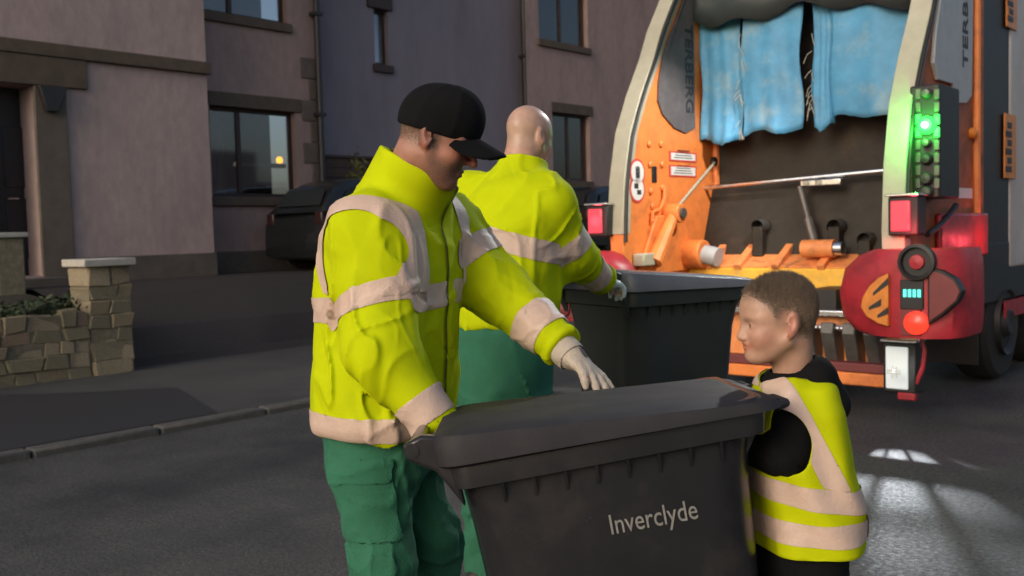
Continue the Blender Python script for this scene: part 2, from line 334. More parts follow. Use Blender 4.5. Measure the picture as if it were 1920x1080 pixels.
def window(parent, x, a, b, c, d, split=(0.42,), sill='brown_trim', curtain=None, transom=False, fr='wood_frame', lintel=True):
    """recessed window: frame, panes, sill, lintel, dim room behind"""
    w_ = bpy.data.objects.new('window', None); link(w_, parent); t = 0.065; xr = x-0.12
    m = MB(); m.box((xr-0.05, a, c), (xr, b, c+t)); m.box((xr-0.05, a, d-t), (xr, b, d)); m.box((xr-0.05, a, c+t), (xr, a+t, d-t)); m.box((xr-0.05, b-t, c+t), (xr, b, d-t))
    ys = [a+t] + [a+(b-a)*s for s in split] + [b-t]
    for s in split: m.box((xr-0.048, a+(b-a)*s-t*0.6, c+t), (xr+0.006, a+(b-a)*s+t*0.6, d-t))
    m.build('window_frame', fr, w_, bevel=0.006)
    for i in range(len(ys)-1):
        MB().box((xr-0.03, ys[i], c+t), (xr-0.022, ys[i+1], d-t)).build('pane', 'window_glass', w_, smooth=0)
    if sill: MB().box((x-0.1, a-0.06, c-0.14), (x+0.06, b+0.06, c+0.005)).build('sill', sill, w_, bevel=0.01)
    if lintel: MB().box((x-0.1, a-0.02, d-0.004), (x+0.025, b+0.12, d+0.22)).build('lintel', 'brown_trim', w_, bevel=0.008)
    MB().add([(x-1.6, a-0.6, c-0.6), (x-1.6, b+0.6, c-0.6), (x-1.6, b+0.6, d+0.3), (x-1.6, a-0.6, d+0.3)], [(0, 1, 2, 3)]).build('room_back', 'room_dark', w_, smooth=0)
    if curtain:
        for (ca, cb) in curtain:
            n = 14; vs = []; fs = []
            for k in range(n+1):
                yy = ca+(cb-ca)*k/n; xx = xr-0.16+0.03*math.sin(k*1.9)
                vs += [(xx, yy, c), (xx, yy, d)]
                if k < n: fs.append((2*k, 2*k+2, 2*k+3, 2*k+1))
            MB().add(vs, fs).build('curtain', 'curtain_cloth', w_)
    return w_
def ru(px, py, r, o): u, z = on_r(px, py, r); return u-o
def house(name, r0, u0, label): 
    o = empty(name, st(r0, u0, YZ), -YAW); tag(o, label, 'house'); return o
TOP = 6.6
# --- house A: pale bay with door, and its set-back wing with two windows
uA = on_r(250, 300, BAY)[0]
hA = house('house', BAY, uA, 'pale rendered house with dark doorway and a projecting bay behind the garden wall')
def za(py, px, r): return on_r(px, py, r)[1]-YZ
yb = ru(392, 250, BAY, uA)                       # right-hand corner of the bay
yd0, yd1 = ru(-60, 300, BAY, uA), ru(68, 300, BAY, uA); zd = za(158, 40, BAY)
m = MB(); wall_panel(m, 0, (-7, yb), (0, TOP), [(yd0, yd1, 0.12, zd)], 0.5)
m.add([(0, yb, 0), (-0.6, yb, 0), (-0.6, yb, TOP), (0, yb, TOP)], [(0, 1, 2, 3)])
m.build('wall', 'harling', hA, smooth=0)
zs_ = (za(96, 100, BAY)+za(118, 300, BAY))/2
MB().box((-0.02, -7, zs_-0.09), (0.07, yb+0.05, zs_+0.09)).build('string_course', 'brown_trim', hA, bevel=0.012)
y2 = ru(160, 130, BAY, uA)
MB().box((-0.02, yd0-0.5, zd+0.0), (0.055, y2, zs_-0.093)).build('door_lintel', 'brown_trim', hA, bevel=0.012)
y3 = ru(128, 300, BAY, uA)
MB().box((-0.02, yd1, 0.0), (0.045, y3, zd-0.004)).build('door_jamb', 'jamb', hA, bevel=0.01)
MB().prism([(yd1+0.02, zd-0.01), (yd1+0.40, zd-0.01), (yd1+0.26, zd-0.34), (yd1+0.12, zd-0.34)], 0.046, 0.16, lambda a, b, d: (d, a, b)).build('corbel', 'pipe', hA, bevel=0.01)
dr = MB().box((-0.46, yd0, 0.12), (-0.40, yd1-0.01, zd)).build('door', 'door_dark', hA, bevel=0.006)
for k in range(2):
    for j in range(2): MB().box((-0.40, yd0+0.12+j*0.46, 0.35+k*0.95), (-0.385, yd0+0.48+j*0.46, 1.15+k*0.95)).build('door_panel', 'door_dark', dr, bevel=0.01)
MB().tube([(-0.385, yd1-0.12, 1.15), (-0.33, yd1-0.12, 1.15), (-0.33, yd1-0.25, 1.15)], 0.012, 8).build('handle', 'chrome', dr)
MB().box((-0.02, y3-0.2, -0.3), (0.035, yb+0.03, 0.34)).build('plinth', 'plinth', hA, bevel=0.01)
for k in range(3):
    MB().box((0.04+k*0.30, yd0-0.3, -0.5), (0.345+k*0.30, y3-0.22, 0.10-k*0.16)).build('door_step', 'plinth', hA, bevel=0.012)
# wing of house A
dx = FAC-BAY; ye = ru(604, 250, FAC, uA)
wl = [ru(396, 290, FAC, uA), ru(556, 290, FAC, uA), za(370, 480, FAC), za(204, 480, FAC)]
wu = [ru(366, 20, FAC, uA), ru(538, 20, FAC, uA), za(33, 460, FAC), za(33, 460, FAC)+1.3]
m = MB(); wall_panel(m, dx, (yb-0.4, ye), (0, TOP), [tuple(wl), tuple(wu)]); m.build('wall', 'harling_pink', hA, smooth=0)
window(hA, dx, *wl, split=(0.36,), curtain=[(wl[0]+0.02, wl[0]+0.38)])
window(hA, dx, *wu, split=(0.40,))
MB().box((dx-0.02, yb+0.02, -0.3), (dx+0.035, ye-0.02, 0.34)).build('plinth', 'plinth', hA, bevel=0.01)
yq = ru(582, 250, FAC, uA)
for k in range(9): MB().box((dx-0.02, yq+(0.0 if k % 2 else -0.16), 0.36+k*0.36), (dx+0.028, ye-0.01, 0.70+k*0.36)).build('quoin', 'jamb', hA, bevel=0.008)
yp = ru(600, 200, FAC+0.1, uA)
dp = MB().tube([(dx+0.10, yp, TOP), (dx+0.10, yp, 0.15), (dx+0.22, yp, 0.0)], 0.055, 12).build('downpipe', 'pipe', hA)
for z in (0.9, 2.6, 4.3): MB().box((dx, yp-0.09, z), (dx+0.165, yp+0.09, z+0.06)).build('bracket', 'pipe', dp, bevel=0.006)
MB().prism([(0.5, TOP), (0.5, TOP+0.16), (-4.5, TOP+3.2), (-9.5, TOP+0.16), (-9.5, TOP)], -7.3, ye+0.0, lambda a, b, d: (a, d, b)).build('roof', 'roof_slate', hA, smooth=0)
glint_p = on_r(524, 300, FAC-0.75)
MB().lathe([(0.001, -.06), (0.05, -.05), (0.06, 0), (0.04, 0.05), (0.001, 0.06)], (dx-0.75, glint_p[0]-uA, glint_p[1]-YZ), (0, 0, 1), 14).build('pane_glint', 'glow_amber', hA)  # added glowing blob in place of an amber reflection in the pane
MB().box((dx-0.80, glint_p[0]-uA-0.9, glint_p[1]-YZ-0.14), (dx-0.70, glint_p[0]-uA+0.1, glint_p[1]-YZ-0.07)).build('shelf', 'curtain_cloth', hA)
# --- house B: lilac-grey gable wall with one narrow window
GB = FAC-0.35; uB = on_r(790, 200, GB)[0]
hB = house('house', GB, uB, 'lilac grey gable-walled house with one narrow upper window behind the capped worker')
def zb(py, px): return on_r(px, py, GB)[1]-YZ
nb = [ru(702, 70, GB, uB), ru(729, 70, GB, uB), zb(122, 715), zb(18, 715)]
m = MB(); wall_panel(m, 0, (ru(596, 200, GB, uB), ru(986, 100, GB, uB)), (0, TOP+2.4), [tuple(nb)]); m.build('wall', 'harling_grey', hB, smooth=0)
window(hB, 0, *nb, split=(), sill='wood_frame', fr='wood_frame', lintel=False)
MB().box((-0.02, nb[0]-0.16, nb[3]+0.0), (0.05, nb[1]+0.08, nb[3]+0.28)).build('lintel', 'wood_frame', hB, bevel=0.01)
ypb = ru(984, 100, GB+0.1, uB)
dp = MB().tube([(0.10, ypb, TOP+2), (0.10, ypb, 0.1)], 0.075, 12).build('downpipe', 'pipe', hB)
for z in (0.9, 2.6, 4.3): MB().box((0, ypb-0.1, z), (0.185, ypb+0.1, z+0.06)).build('bracket', 'pipe', dp, bevel=0.006)
# timber screen against the gable
uS0, uS1 = on_r(604, 320, FAC)[0], on_r(760, 320, FAC)[0]; zS = on_r(650, 297, FAC)[1]
sc_ = empty('timber_screen', st(FAC, (uS0+uS1)/2, YZ), -YAW); tag(sc_, 'brown horizontal-board timber screen below the grey gable, behind the parked car', 'fence')
nbd = 11; hh = (zS-YZ)/nbd; hw_ = (uS1-uS0)/2
for k in range(nbd): MB().box((-0.012, -hw_, k*hh+0.008), (0.012, hw_, (k+1)*hh-0.008)).build('board', 'timber', sc_, bevel=0.004)
for s in (-1, 0, 1): MB().box((-0.09, s*(hw_-0.05)-0.045, 0), (-0.013, s*(hw_-0.05)+0.045, zS-YZ)).build('post', 'timber', sc_)
MB().box((-0.10, -hw_-0.03, zS-YZ), (0.04, hw_+0.03, zS-YZ+0.05)).build('capping', 'wood_frame', sc_, bevel=0.006)
# --- house C: pink render, two windows, seen between the bald worker and the lorry
uC = on_r(1060, 100, FAC)[0]
hC = house('house', FAC, uC, 'pinkish rendered house with dark windows beside the lorry, beyond the bald worker')
def zc(py, px): return on_r(px, py, FAC)[1]-YZ
w1 = [ru(1010, 50, FAC, uC), ru(1102, 50, FAC, uC), zc(82, 1055), zc(82, 1055)+1.35]
w2 = [ru(1036, 260, FAC, uC), ru(1106, 260, FAC, uC), zc(340, 1075), zc(214, 1075)]
m = MB(); wall_panel(m, 0, (ru(986, 100, FAC, uC), ru(1330, 100, FAC, uC)), (0, TOP+2), [tuple(w1), tuple(w2)]); m.build('wall', 'harling_pink', hC, smooth=0)
window(hC, 0, *w1, split=(0.5,), curtain=[(w1[1]-0.5, w1[1]-0.02)]); window(hC, 0, *w2, split=(0.5,))
MB().box((-0.02, ru(990, 300, FAC, uC), -0.3), (0.035, 4.5, 0.34)).build('plinth', 'plinth', hC, bevel=0.01)
MB().prism([(0.5, TOP+2), (0.5, TOP+2.16), (-4.5, TOP+5.2), (-9.5, TOP+2.16), (-9.5, TOP+2)], ru(988, 100, FAC, uC), ru(1330, 100, FAC, uC)+0.2, lambda a, b, d: (a, d, b)).build('roof', 'roof_slate', hC, smooth=0)
MB().prism([(0.3, TOP+2.4), (0.3, TOP+2.56), (-4.5, TOP+5.4), (-9.5, TOP+2.56), (-9.5, TOP+2.4)], ru(596, 200, GB, uB)-0.1, ru(984, 100, GB, uB), lambda a, b, d: (a, d, b)).build('roof', 'roof_slate', hB, smooth=0)

# ------------------------------------------------------------------ garden wall of rubble stones, with gate pillar
up0 = on_r(168, 600, WALLR)[0]; up1 = on_r(250, 600, WALLR)[0]
gw = empty('garden_wall', st(WALLR, up0, PZ), -YAW); tag(gw, 'low rubble stone garden wall along the pavement at the left edge', 'wall')
L0 = -3.2; wh = 0.66
MB().box((-0.24, L0, -0.1), (-0.010, 0, wh-0.02)).build('mortar_core', 'mortar', gw)
stone_me = []
for k in range(9):
    bm = bmesh.new(); bmesh.ops.create_cube(bm, size=1.0)
    for v in bm.verts: v.co += Vector((random.uniform(-.05, .05), random.uniform(-.09, .09), random.uniform(-.10, .10)))
    bmesh.ops.bevel(bm, geom=bm.edges[:], offset=0.055, segments=1, affect='EDGES')
    me = bpy.data.meshes.new('stone'); bm.to_mesh(me); bm.free(); me.materials.append(MATS['stone%d' % (k % 5)]); stone_me.append(me)
def lay(parent, y0, y1, z0, z1, x0, depth, hmin, hmax, wmin, wmax, top_jit=0.0):
    z = z0
    while z < z1-0.03:
        h = min(random.uniform(hmin, hmax), z1-z); y = y0
        if z1-(z+h) < 0.05: h = z1-z
        while y < y1-0.03:
            ww = random.uniform(wmin, wmax)
            if y1-(y+ww) < 0.07: ww = y1-y
            o = bpy.data.objects.new('stone', random.choice(stone_me)); link(o, parent)
            pr = random.uniform(-.012, .018); jt = random.uniform(0, top_jit) if z+h >= z1-0.01 else 0
            o.location = (x0-depth/2+pr, y+ww/2, z+h/2+jt/2); o.scale = (depth, ww-0.006, h-0.005+jt); o.rotation_euler = (random.uniform(-.03, .03), 0, random.uniform(-.02, .02))
            y += ww
        z += h
lay(gw, L0, -0.01, -0.02, wh, 0.0, 0.20, 0.09, 0.16, 0.14, 0.36, 0.06)
gp = empty('gate_pillar', st(WALLR, up0, PZ), -YAW); tag(gp, 'stone gate pillar with a flat white coping slab at the driveway entrance', 'pillar')
pw = up1-up0; zcap = on_r(205, 490, WALLR)[1]-PZ
MB().box((-0.42, 0.012, -0.1), (-0.010, pw-0.012, zcap-0.03)).build('pillar_core', 'mortar', gp)
lay(gp, 0.0, pw, -0.02, zcap-0.05, 0.0, 0.42, 0.13, 0.20, 0.20, 0.42)
MB().box((-0.47, -0.05, zcap-0.05), (0.05, pw+0.04, zcap+0.03)).build('coping', 'white_stone', gp, bevel=0.012)
g2p = empty('gate_pier', st(-12.3, on_r(8, 440, -12.3)[0], 0.8), -YAW); tag(g2p, 'small stone pier with pale cap beside the doorway steps', 'pillar')
zz = on_r(8, 438, -12.3)[1]-0.8
MB().box((-0.16, -0.16, -0.2), (0.16, 0.16, zz-0.05)).build('pier_body', 'stone1', g2p, bevel=0.02)
MB().box((-0.20, -0.20, zz-0.05), (0.20, 0.20, zz+0.01)).build('coping', 'white_stone', g2p, bevel=0.01)
# shrubs: leaf-sized faces on a few stems
def shrub(name, loc, rad, n, leafm, label, lean=0.0, leaf=0.05):
    o = empty(name, loc); tag(o, label, 'shrub')
    m = MB()
    for k in range(7):
        a = random.uniform(0, 6.28); m.tube([(0, 0, -0.05), (rad[0]*0.35*math.cos(a), rad[1]*0.35*math.sin(a), rad[2]*0.8), (rad[0]*0.7*math.cos(a), rad[1]*0.7*math.sin(a), rad[2]*1.4)], [0.014, 0.009, 0.004], 6)
    m.build('stem', 'bark', o)
    vs = []; fs = []
    cl = [(random.gauss(0, .45), random.gauss(0, .45), random.uniform(-.7, .8)) for _ in range(14)]
    for k in range(n):
        c = random.choice(cl); p = Vector((c[0]+random.gauss(0, .22), c[1]+random.gauss(0, .22), c[2]+random.gauss(0, .22)))
        p = Vector((p.x*rad[0], p.y*rad[1], p.z*rad[2]+rad[2]))
        d = Vector((random.gauss(0, 1), random.gauss(0, 1), random.gauss(0, 1))).normalized(); e = d.orthogonal().normalized(); s_ = leaf*random.uniform(.6, 1.3)
        b = len(vs); vs += [p-d*s_, p+e*s_*0.45, p+d*s_, p-e*s_*0.45]; fs.append((b, b+1, b+2, b+3))
    lf = MB().add(vs, fs).build('foliage', leafm, o, smooth=0); lf['kind'] = 'stuff'
    return o
for i, (px, r, rd) in enumerate([(20, -10.2, (.36, .36, .17)), (95, -10.3, (.36, .36, .15)), (150, -10.5, (.26, .30, .17))]):
    u = on_r(px, 560, r)[0]
    shrub('shrub', st(r, u, 0.52), rd, 420, 'leaf_dark', ['dark leafy shrub over the garden wall at the very left edge', 'dark leafy shrub over the middle of the garden wall', 'dark leafy shrub crowding the gate pillar'][i])
u = on_r(672, 300, -13.4)[0]
shrub('shrub', st(-13.4, u, YZ), (.34, .34, .95), 520, 'leaf_olive', "tall olive green shrub beside the parked car, behind the capped worker's collar")
u = on_r(1062, 290, -13.5)[0]
shrub('shrub', st(-13.45, u, YZ), (.30, .30, .85), 420, 'leaf_olive', "thin olive shrub below the window beside the bald worker's head")

# ------------------------------------------------------------------ parked dark hatchbacks
def car(loc, rz, label, group):
    o = empty('parked_car', loc, rz); tag(o, label, 'car', group)
    # side profile (x = length, z), widths shrink towards the roof
    L = 4.0; W = 0.86
    low = [(-2.0, .30), (-2.02, .55), (-1.98, .82), (-1.86, .93), (-1.2, .97), (0.0, .96), (0.9, .93), (1.5, .84), (1.88, .70), (2.0, .52), (1.98, .30)]
    rings = []
    secs = [(-2.0, .34, .62, .70), (-1.97, .26, .84, .79), (-1.8, .22, .93, .84), (-1.3, .20, .97, .86), (-.5, .20, .97, .86), (.4, .20, .95, .86), (1.0, .20, .91, .85), (1.5, .22, .83, .81), (1.85, .25, .70, .73), (2.0, .36, .55, .58)]
    for x, zl, zh, hw in secs:
        rg = []
        for (fy, fz) in ((-1, .0), (-1, .45), (-.97, .8), (-.86, 1.0), (.86, 1.0), (.97, .8), (1, .45), (1, .0), (.8, -.06), (-.8, -.06)):
            rg.append((x, fy*hw, zl+(zh-zl)*fz))
        rings.append(rg)
    MB().loft(rings).build('body', 'car_paint', o, smooth=50)
    gs = [(-1.93, .93, .93, .70), (-1.66, .95, 1.30, .62), (-1.35, .95, 1.42, .585), (-.6, .95, 1.46, .58), (.1, .95, 1.40, .575), (.55, .94, 1.20, .63), (1.0, .90, .915, .70)]
    rings = []
    for x, zl, zh, hw in gs:
        rings.append([(x, -hw-.10, zl-.02), (x, -hw-.02, zl+(zh-zl)*.6), (x, -hw+.06, zh-.02*(zh > zl+.1)), (x, -hw+.2, zh), (x, hw-.2, zh), (x, hw-.06, zh-.02*(zh > zl+.1)), (x, hw+.02, zl+(zh-zl)*.6), (x, hw+.10, zl-.02)])
    MB().loft(rings).build('cabin', 'car_paint', o, smooth=50)
    for s in (-1, 1):
        for pts in ([(-1.15, .99), (-.30, .99), (-.30, 1.36), (-1.05, 1.37)], [(-.22, .99), (.72, .97), (.45, 1.14), (.02, 1.33), (-.22, 1.36)], [(-1.62, 1.0), (-1.22, .99), (-1.15, 1.33), (-1.42, 1.28)]):
            def f(a, b, d, s=s): 
                k = (b-.95)/.45; return (a, s*(.695-.10*k+d+ (0.02 if k > .5 else .035)), b)
            MB().prism(pts, 0.0, 0.012, f).build('side_window', 'car_glass', o, smooth=0)
        MB().box((.62, s*.86-.07*(s < 0)-.0, .98), (.74, s*.86+.07*(s > 0)+.08*s, 1.10)).build('mirror', 'car_paint', o, bevel=0.02)
        MB().box((-1.99, s*.62-.09, .72), (-1.90, s*.62+.09, .92)).build('tail_lamp', 'lamp_dull', o, bevel=0.02)
        MB().box((1.80, s*.60-.12, .60), (1.93, s*.60+.12, .72)).build('headlight', 'car_glass', o, bevel=0.02)
        for x in (-1.25, 1.25):
            wh_ = MB().lathe([(.001, -.09), (.22, -.09), (.30, -.075), (.315, -.03), (.315, .03), (.30, .075), (.22, .09), (.001, .09)], (x, s*.775, .315), (0, 1, 0), 28).build('wheel', 'rubber', o)
            MB().lathe([(.001, .0), (.05, .02), (.19, .012), (.205, 0)], (x, s*.862, .315), (0, s, 0), 20).build('rim', 'wheel_rim', wh_)
    MB().prism([(-.56, 1.02), (.56, 1.02), (.48, 1.28), (-.48, 1.28)], 0, .01, lambda a, b, d: (-1.90+(b-1.0)*.72-d-.012, a, b)).build('rear_window', 'car_glass', o, smooth=0)
    return o
u = on_r(497, 430, -12.75)[0]+2.0
car(st(-12.62, u+0.42, YZ), R(90)-YAW, 'black hatchback parked in front of the grey gable, behind the capped worker', 'dark cars parked by the houses')
u = on_r(1048, 400, -12.62)[0]+2.0
car(st(-12.62, u, YZ), R(90)-YAW, 'dark car parked by the pink house, between the bald worker and the lorry', 'dark cars parked by the houses')
# ================================================================== refuse lorry
TR, TU = -3.67, 6.8
truck = empty('refuse_lorry', st(TR, TU, 0), -YAW); tag(truck, 'orange refuse lorry seen from behind with blue tarpaulin strips in its open hopper', 'lorry')
LW0, LW1, RW0, RW1 = -4.90, -4.76, -2.58, -2.44
def tl(r, u, z): return (r-TR, u-TU, z)
def trk(name, mb, m, parent=None, **k): return mb.build(name, m, parent or truck, **k)
def tb(mb, lo, hi): return mb.box(tl(*lo), tl(*hi))
# side profile of the tailgate walls from the left-hand edge curve
prof = []
for px, py in [(1147, 500), (1143, 440), (1146, 340), (1157, 250), (1177, 180), (1202, 110), (1216, 60), (1240, 0), (1275, -70), (1310, -120)]:
    u, z = on_r(px, py, LW0); prof.append((u, z))
prof[0] = (prof[1][0]+0.02, 0.95)
zt = prof[-1][1]
def uprof(z):
    for (a, b), (c, d) in zip(prof, prof[1:]):
        if b <= z <= d: return a+(c-a)*(z-b)/(d-b)
    return prof[0][0] if z < prof[0][1] else prof[-1][0]
UB = 8.55                                        # front end of the tailgate
outline = prof + [(UB, zt), (UB, 0.95)]
for (a, b, nm) in ((LW0, LW1, 'left'), (RW0, RW1, 'right')):
    wl_ = trk('side_wall', MB().prism(outline, a, b, lambda u, z, d: tl(d, u, z)), 'orange' if nm == 'left' else 'orange_shaded', bevel=0.012)
    # rubber-edged cream flange along the rear edge
    vs = []; fs = []; e = 0.012
    for i, (u, z) in enumerate(prof[1:] if nm == 'left' else prof):
        du = 0.0
        vs += [tl(a-0.014, u-e, z), tl(b+0.004, u-e-0.004, z), tl(b+0.004, u+0.10, z), tl(a-0.014, u+0.10, z)]
    n = len(vs)//4
    for i in range(n-1):
        for j in range(4): fs.append((4*i+j, 4*i+(j+1) % 4, 4*i+4+(j+1) % 4, 4*i+4+j))
    fs += [(0, 1, 2, 3), (4*n-4, 4*n-3, 4*n-2, 4*n-1)]
    trk('edge_flange', MB().add(vs, fs), 'cream_seal', wl_, bevel=0.006)
    pts = [tl(b+0.012, uprof(z)+0.015, z) for z in np.linspace(1.3, zt, 14)]
    trk('edge_seal', MB().tube(pts, 0.017, 8), 'black_steel', wl_)
    # inner/outer face rib
    trk('wall_rib', MB().tube([tl(b+0.012, UB-0.25, 1.0), tl(b+0.012, UB-0.25, zt)], 0.035, 8), 'orange', wl_)
# roof of the tailgate and body
trk('tailgate_roof', MB().prism([(prof[-1][0]+0.02, zt-0.14), (prof[-1][0]+0.02, zt-0.002), (UB, zt-0.002), (UB, zt-0.14)], LW1, RW0, lambda u, z, d: tl(d, u, z)), 'orange')
bd = trk('body', tb(MB(), (-4.86, 9.38, 0.98), (-2.46, 15.6, 3.75)), 'body_white', bevel=0.03)
trk('body_frame', tb(MB(), (-4.88, UB, 0.9), (-2.475, 9.39, zt-0.2)), 'black_steel', bevel=0.01)
for k in range(6): trk('body_rib', tb(MB(), (-2.462, 9.9+k*1.0, 1.05), (-2.40, 10.0+k*1.0, 3.7)), 'body_white', bd, bevel=0.01)
def on_flank(px, py, r=-2.44): return on_r(px, py, r)
for (pa, pb, ya, yb_) in ((1888, 1906, -60, 58), (1884, 1904, 212, 335)):
    ua, z1 = on_flank(pa, ya, -2.45); ub, z0 = on_flank(pb, yb_, -2.45)
    pl_ = trk('flank_panel', tb(MB(), (-2.459, ua, z0), (-2.445, ub, z1)), 'chev_orange', bd)
    for k in range(6): trk('mark', tb(MB(), (-2.445, ua+0.06*(k % 2), z0+0.05+k*(z1-z0-0.1)/6), (-2.441, ua+(ub-ua)*0.55, z0+0.05+(k+0.7)*(z1-z0-0.1)/6)), 'dark_letter', pl_, smooth=0)
ua, z1 = on_flank(1884, 565, -2.45); ub, z0 = on_flank(1925, 585, -2.45)
trk('marker_strip', tb(MB(), (-2.459, ua, z0), (-2.443, ub+1.2, z1)), 'red_paint', bd)
# hopper interior
sill_z = on_u(1450, 470, 8.0)[1]
trk('hopper_back', tb(MB(), (LW1, 8.30, 0.9), (RW0, UB-0.01, zt-0.15)), 'hopper_dark')
zbar = on_u(1500, 336, 8.1)[1]
trk('packer_plate', MB().prism([(8.02, sill_z-0.05), (8.26, zbar+0.0), (8.31, zbar), (8.31, sill_z-0.3), (8.06, sill_z-0.3)], LW1, RW0, lambda u, z, d: tl(d, u, z)), 'hopper_dark', bevel=0.01)
trk('chrome_bar', MB().tube([tl(LW1, 8.12, zbar-0.03), tl(RW0, 8.12, zbar+0.05)], 0.022, 10), 'chrome')
for fr_, w_ in ((0.50, .10), (0.47, .05), (0.56, .12)):
    rr = LW1+(RW0-LW1)*fr_; trk('clamp', tb(MB(), (rr-w_, 8.04, zbar-0.07), (rr+w_, 8.10, zbar-0.01)), 'chrome', bevel=0.012)
pa = on_u(1500, 350, 8.05); pb_ = on_u(1532, 470, 7.95)
trk('hydraulic_ram', MB().tube([tl(pa[0], 8.05, pa[1]), tl((pa[0]+pb_[0])/2, 8.0, (pa[1]+pb_[1])/2), tl((pa[0]+pb_[0])/2, 8.0, (pa[1]+pb_[1])/2), tl(pb_[0], 7.95, pb_[1])], [.025, .025, .042, .042], 10), 'grey_steel')
for px, py in ((1422, 425), (1565, 425), (1622, 450)):
    r_, z_ = on_u(px, py, 8.0); trk('boss', MB().lathe([(.001, -.10), (.05, -.10), (.07, -.05), (.06, .06)], tl(r_, 8.03, z_), (0, -1, .0), 14), 'grey_steel')
    trk('bracket', tb(MB(), (r_-0.05, 7.97, sill_z-0.05), (r_+0.05, 8.06, z_)), 'hopper_dark', bevel=0.01)
# tarpaulin strips
def tarp(ra, rb, zl, zr, ztop, u, m, seed, amp=0.05):
    rnd = random.Random(seed); n, k = 26, 22; vs = []; fs = []
    ph = [rnd.uniform(0, 6) for _ in range(4)]
    for i in range(n+1):
        fx = i/n; zb_ = zl+(zr-zl)*fx + 0.03*math.sin(fx*7+ph[0]) + rnd.uniform(-.02, .012)*(0.4 if 0 < i < n else 1)
        for j in range(k+1):
            fz = j/k; z = zb_+(ztop-zb_)*fz
            du = amp*(1-fz*0.6)*(0.5*math.sin(fx*9+ph[1]+fz*1.5)+0.4*math.sin(fx*17+ph[2]+fz*2.2)+0.25*math.sin(fz*8+fx*5+ph[3])) - 0.10*(1-fz)**2*math.sin(fx*3.1)
            du *= .62; rr = ra+(rb-ra)*fx + 0.02*math.sin(fz*9+ph[2])*(1 if i in (0, n) else .3)
            vs.append(tl(rr, u+du, z))
    for i in range(n):
        for j in range(k): a = i*(k+1)+j; fs.append((a, a+k+1, a+k+2, a+1))
    o = trk('tarpaulin_strip', MB().add(vs, fs), m, smooth=80)
    so = o.modifiers.new('solid', 'SOLIDIFY'); so.thickness = 0.006; return o
def ruz(px, py, u): return on_u(px, py, u)
UT = 8.02; ztt = ruz(1500, 22, UT)[1]+0.25
rA = LW1+0.02; z1 = ruz(1370, 262, UT)[1]
tarp(rA, ruz(1390, 200, UT)[0], z1, z1-0.02, ztt, UT+0.03, 'tarp_blue', 1)
t2 = tarp(ruz(1393, 200, UT)[0], ruz(1506, 200, UT)[0], ruz(1395, 256, UT)[1], ruz(1505, 240, UT)[1], ztt, UT-0.02, 'tarp_blue', 2, 0.04)
t3 = tarp(ruz(1526, 200, UT)[0], ruz(1562, 200, UT)[0], ruz(1527, 243, UT)[1], ruz(1560, 238, UT)[1], ztt, UT+0.01, 'tarp_blue', 3, 0.03)
tarp(ruz(1560, 200, UT)[0], RW0-0.01, ruz(1560, 224, UT)[1], ruz(1715, 205, UT)[1], ztt, UT-0.03, 'tarp_blue', 4, 0.06)
for (px, py0, py1, seed) in ((1391, 60, 250, 5), (1524, 45, 240, 6)):
    rnd = random.Random(seed); m = MB()
    for k in range(12):
        py = rnd.uniform(py0, py1); a = ruz(px, py, UT-0.03); d = rnd.uniform(-.07, .05)
        m.tube([tl(a[0], UT-0.05, a[1]), tl(a[0]+d*.5, UT-0.07, a[1]-0.03), tl(a[0]+d, UT-0.06, a[1]-rnd.uniform(.05, .12))], 0.0028, 5)
    trk('frayed_edge', m, 'tarp_fray', t2)['kind'] = 'stuff'
m = MB(); vs = []; fs = []; n = 30
for i in range(n+1):
    fx = i/n; rr = LW1+0.01+(RW0-LW1-0.02)*fx; zb_ = ruz(1345+370*fx, (34-24*fx)+14*math.sin(fx*9)*(1-.5*fx)+8*math.sin(fx*23), UT)[1]
    for j in range(5): fz = j/4; vs.append(tl(rr, UT-0.10+0.035*math.sin(fx*21)*(1-fz), zb_+(zt-0.15-zb_)*fz))
for i in range(n):
    for j in range(4): a = i*5+j; fs.append((a, a+5, a+6, a+1))
o = trk('top_flap', m.add(vs, fs), 'tarp_dark', smooth=80); o.modifiers.new('solid', 'SOLIDIFY').thickness = 0.008
# hopper sill and lift beam
zs0 = ruz(1450, 500, 7.85)[1]; zs1 = ruz(1450, 545, 7.8)[1]
trk('sill_plate', MB().prism([(7.80, zs0), (8.10, sill_z), (8.10, sill_z-0.06), (7.86, zs0-0.06)], LW1, RW0, lambda u, z, d: tl(d, u, z)), 'orange_worn', bevel=0.008)
trk('sill_front', tb(MB(), (LW1, 7.79, zs1), (RW0, 7.88, zs0-0.01)), 'yellow_paint', bevel=0.015)
trk('sill_lower', tb(MB(), (LW1, 7.84, zs1-0.22), (RW0, 7.90, zs1-0.004)), 'grey_steel', bevel=0.01)
for px in (1345, 1400, 1470, 1555):
    a = ruz(px, 480, 7.95)[0]
    trk('sill_rib', MB().prism([(7.76, zs0+0.02), (8.08, sill_z+0.07), (8.08, sill_z-0.02), (7.80, zs0-0.04)], a-0.035, a+0.035, lambda u, z, d: tl(d, u, z)), 'orange_worn', bevel=0.006)
a = ruz(1535, 470, 7.9)
trk('lift_cylinder', MB().tube([tl(a[0]-0.12, 7.86, sill_z+0.02), tl(a[0]+0.16, 7.86, sill_z+0.02)], 0.075, 18), 'orange_worn')
trk('lift_cylinder_cap', MB().tube([tl(a[0]+0.162, 7.86, sill_z+0.02), tl(a[0]+0.23, 7.86, sill_z+0.02)], 0.06, 18), 'chrome')
hb = ruz(1322, 478, 7.9)
trk('pivot_hub', MB().tube([tl(LW1, 7.75, sill_z-0.02), tl(LW1+0.20, 7.75, sill_z-0.02)], 0.13, 22), 'orange', bevel=0.01)
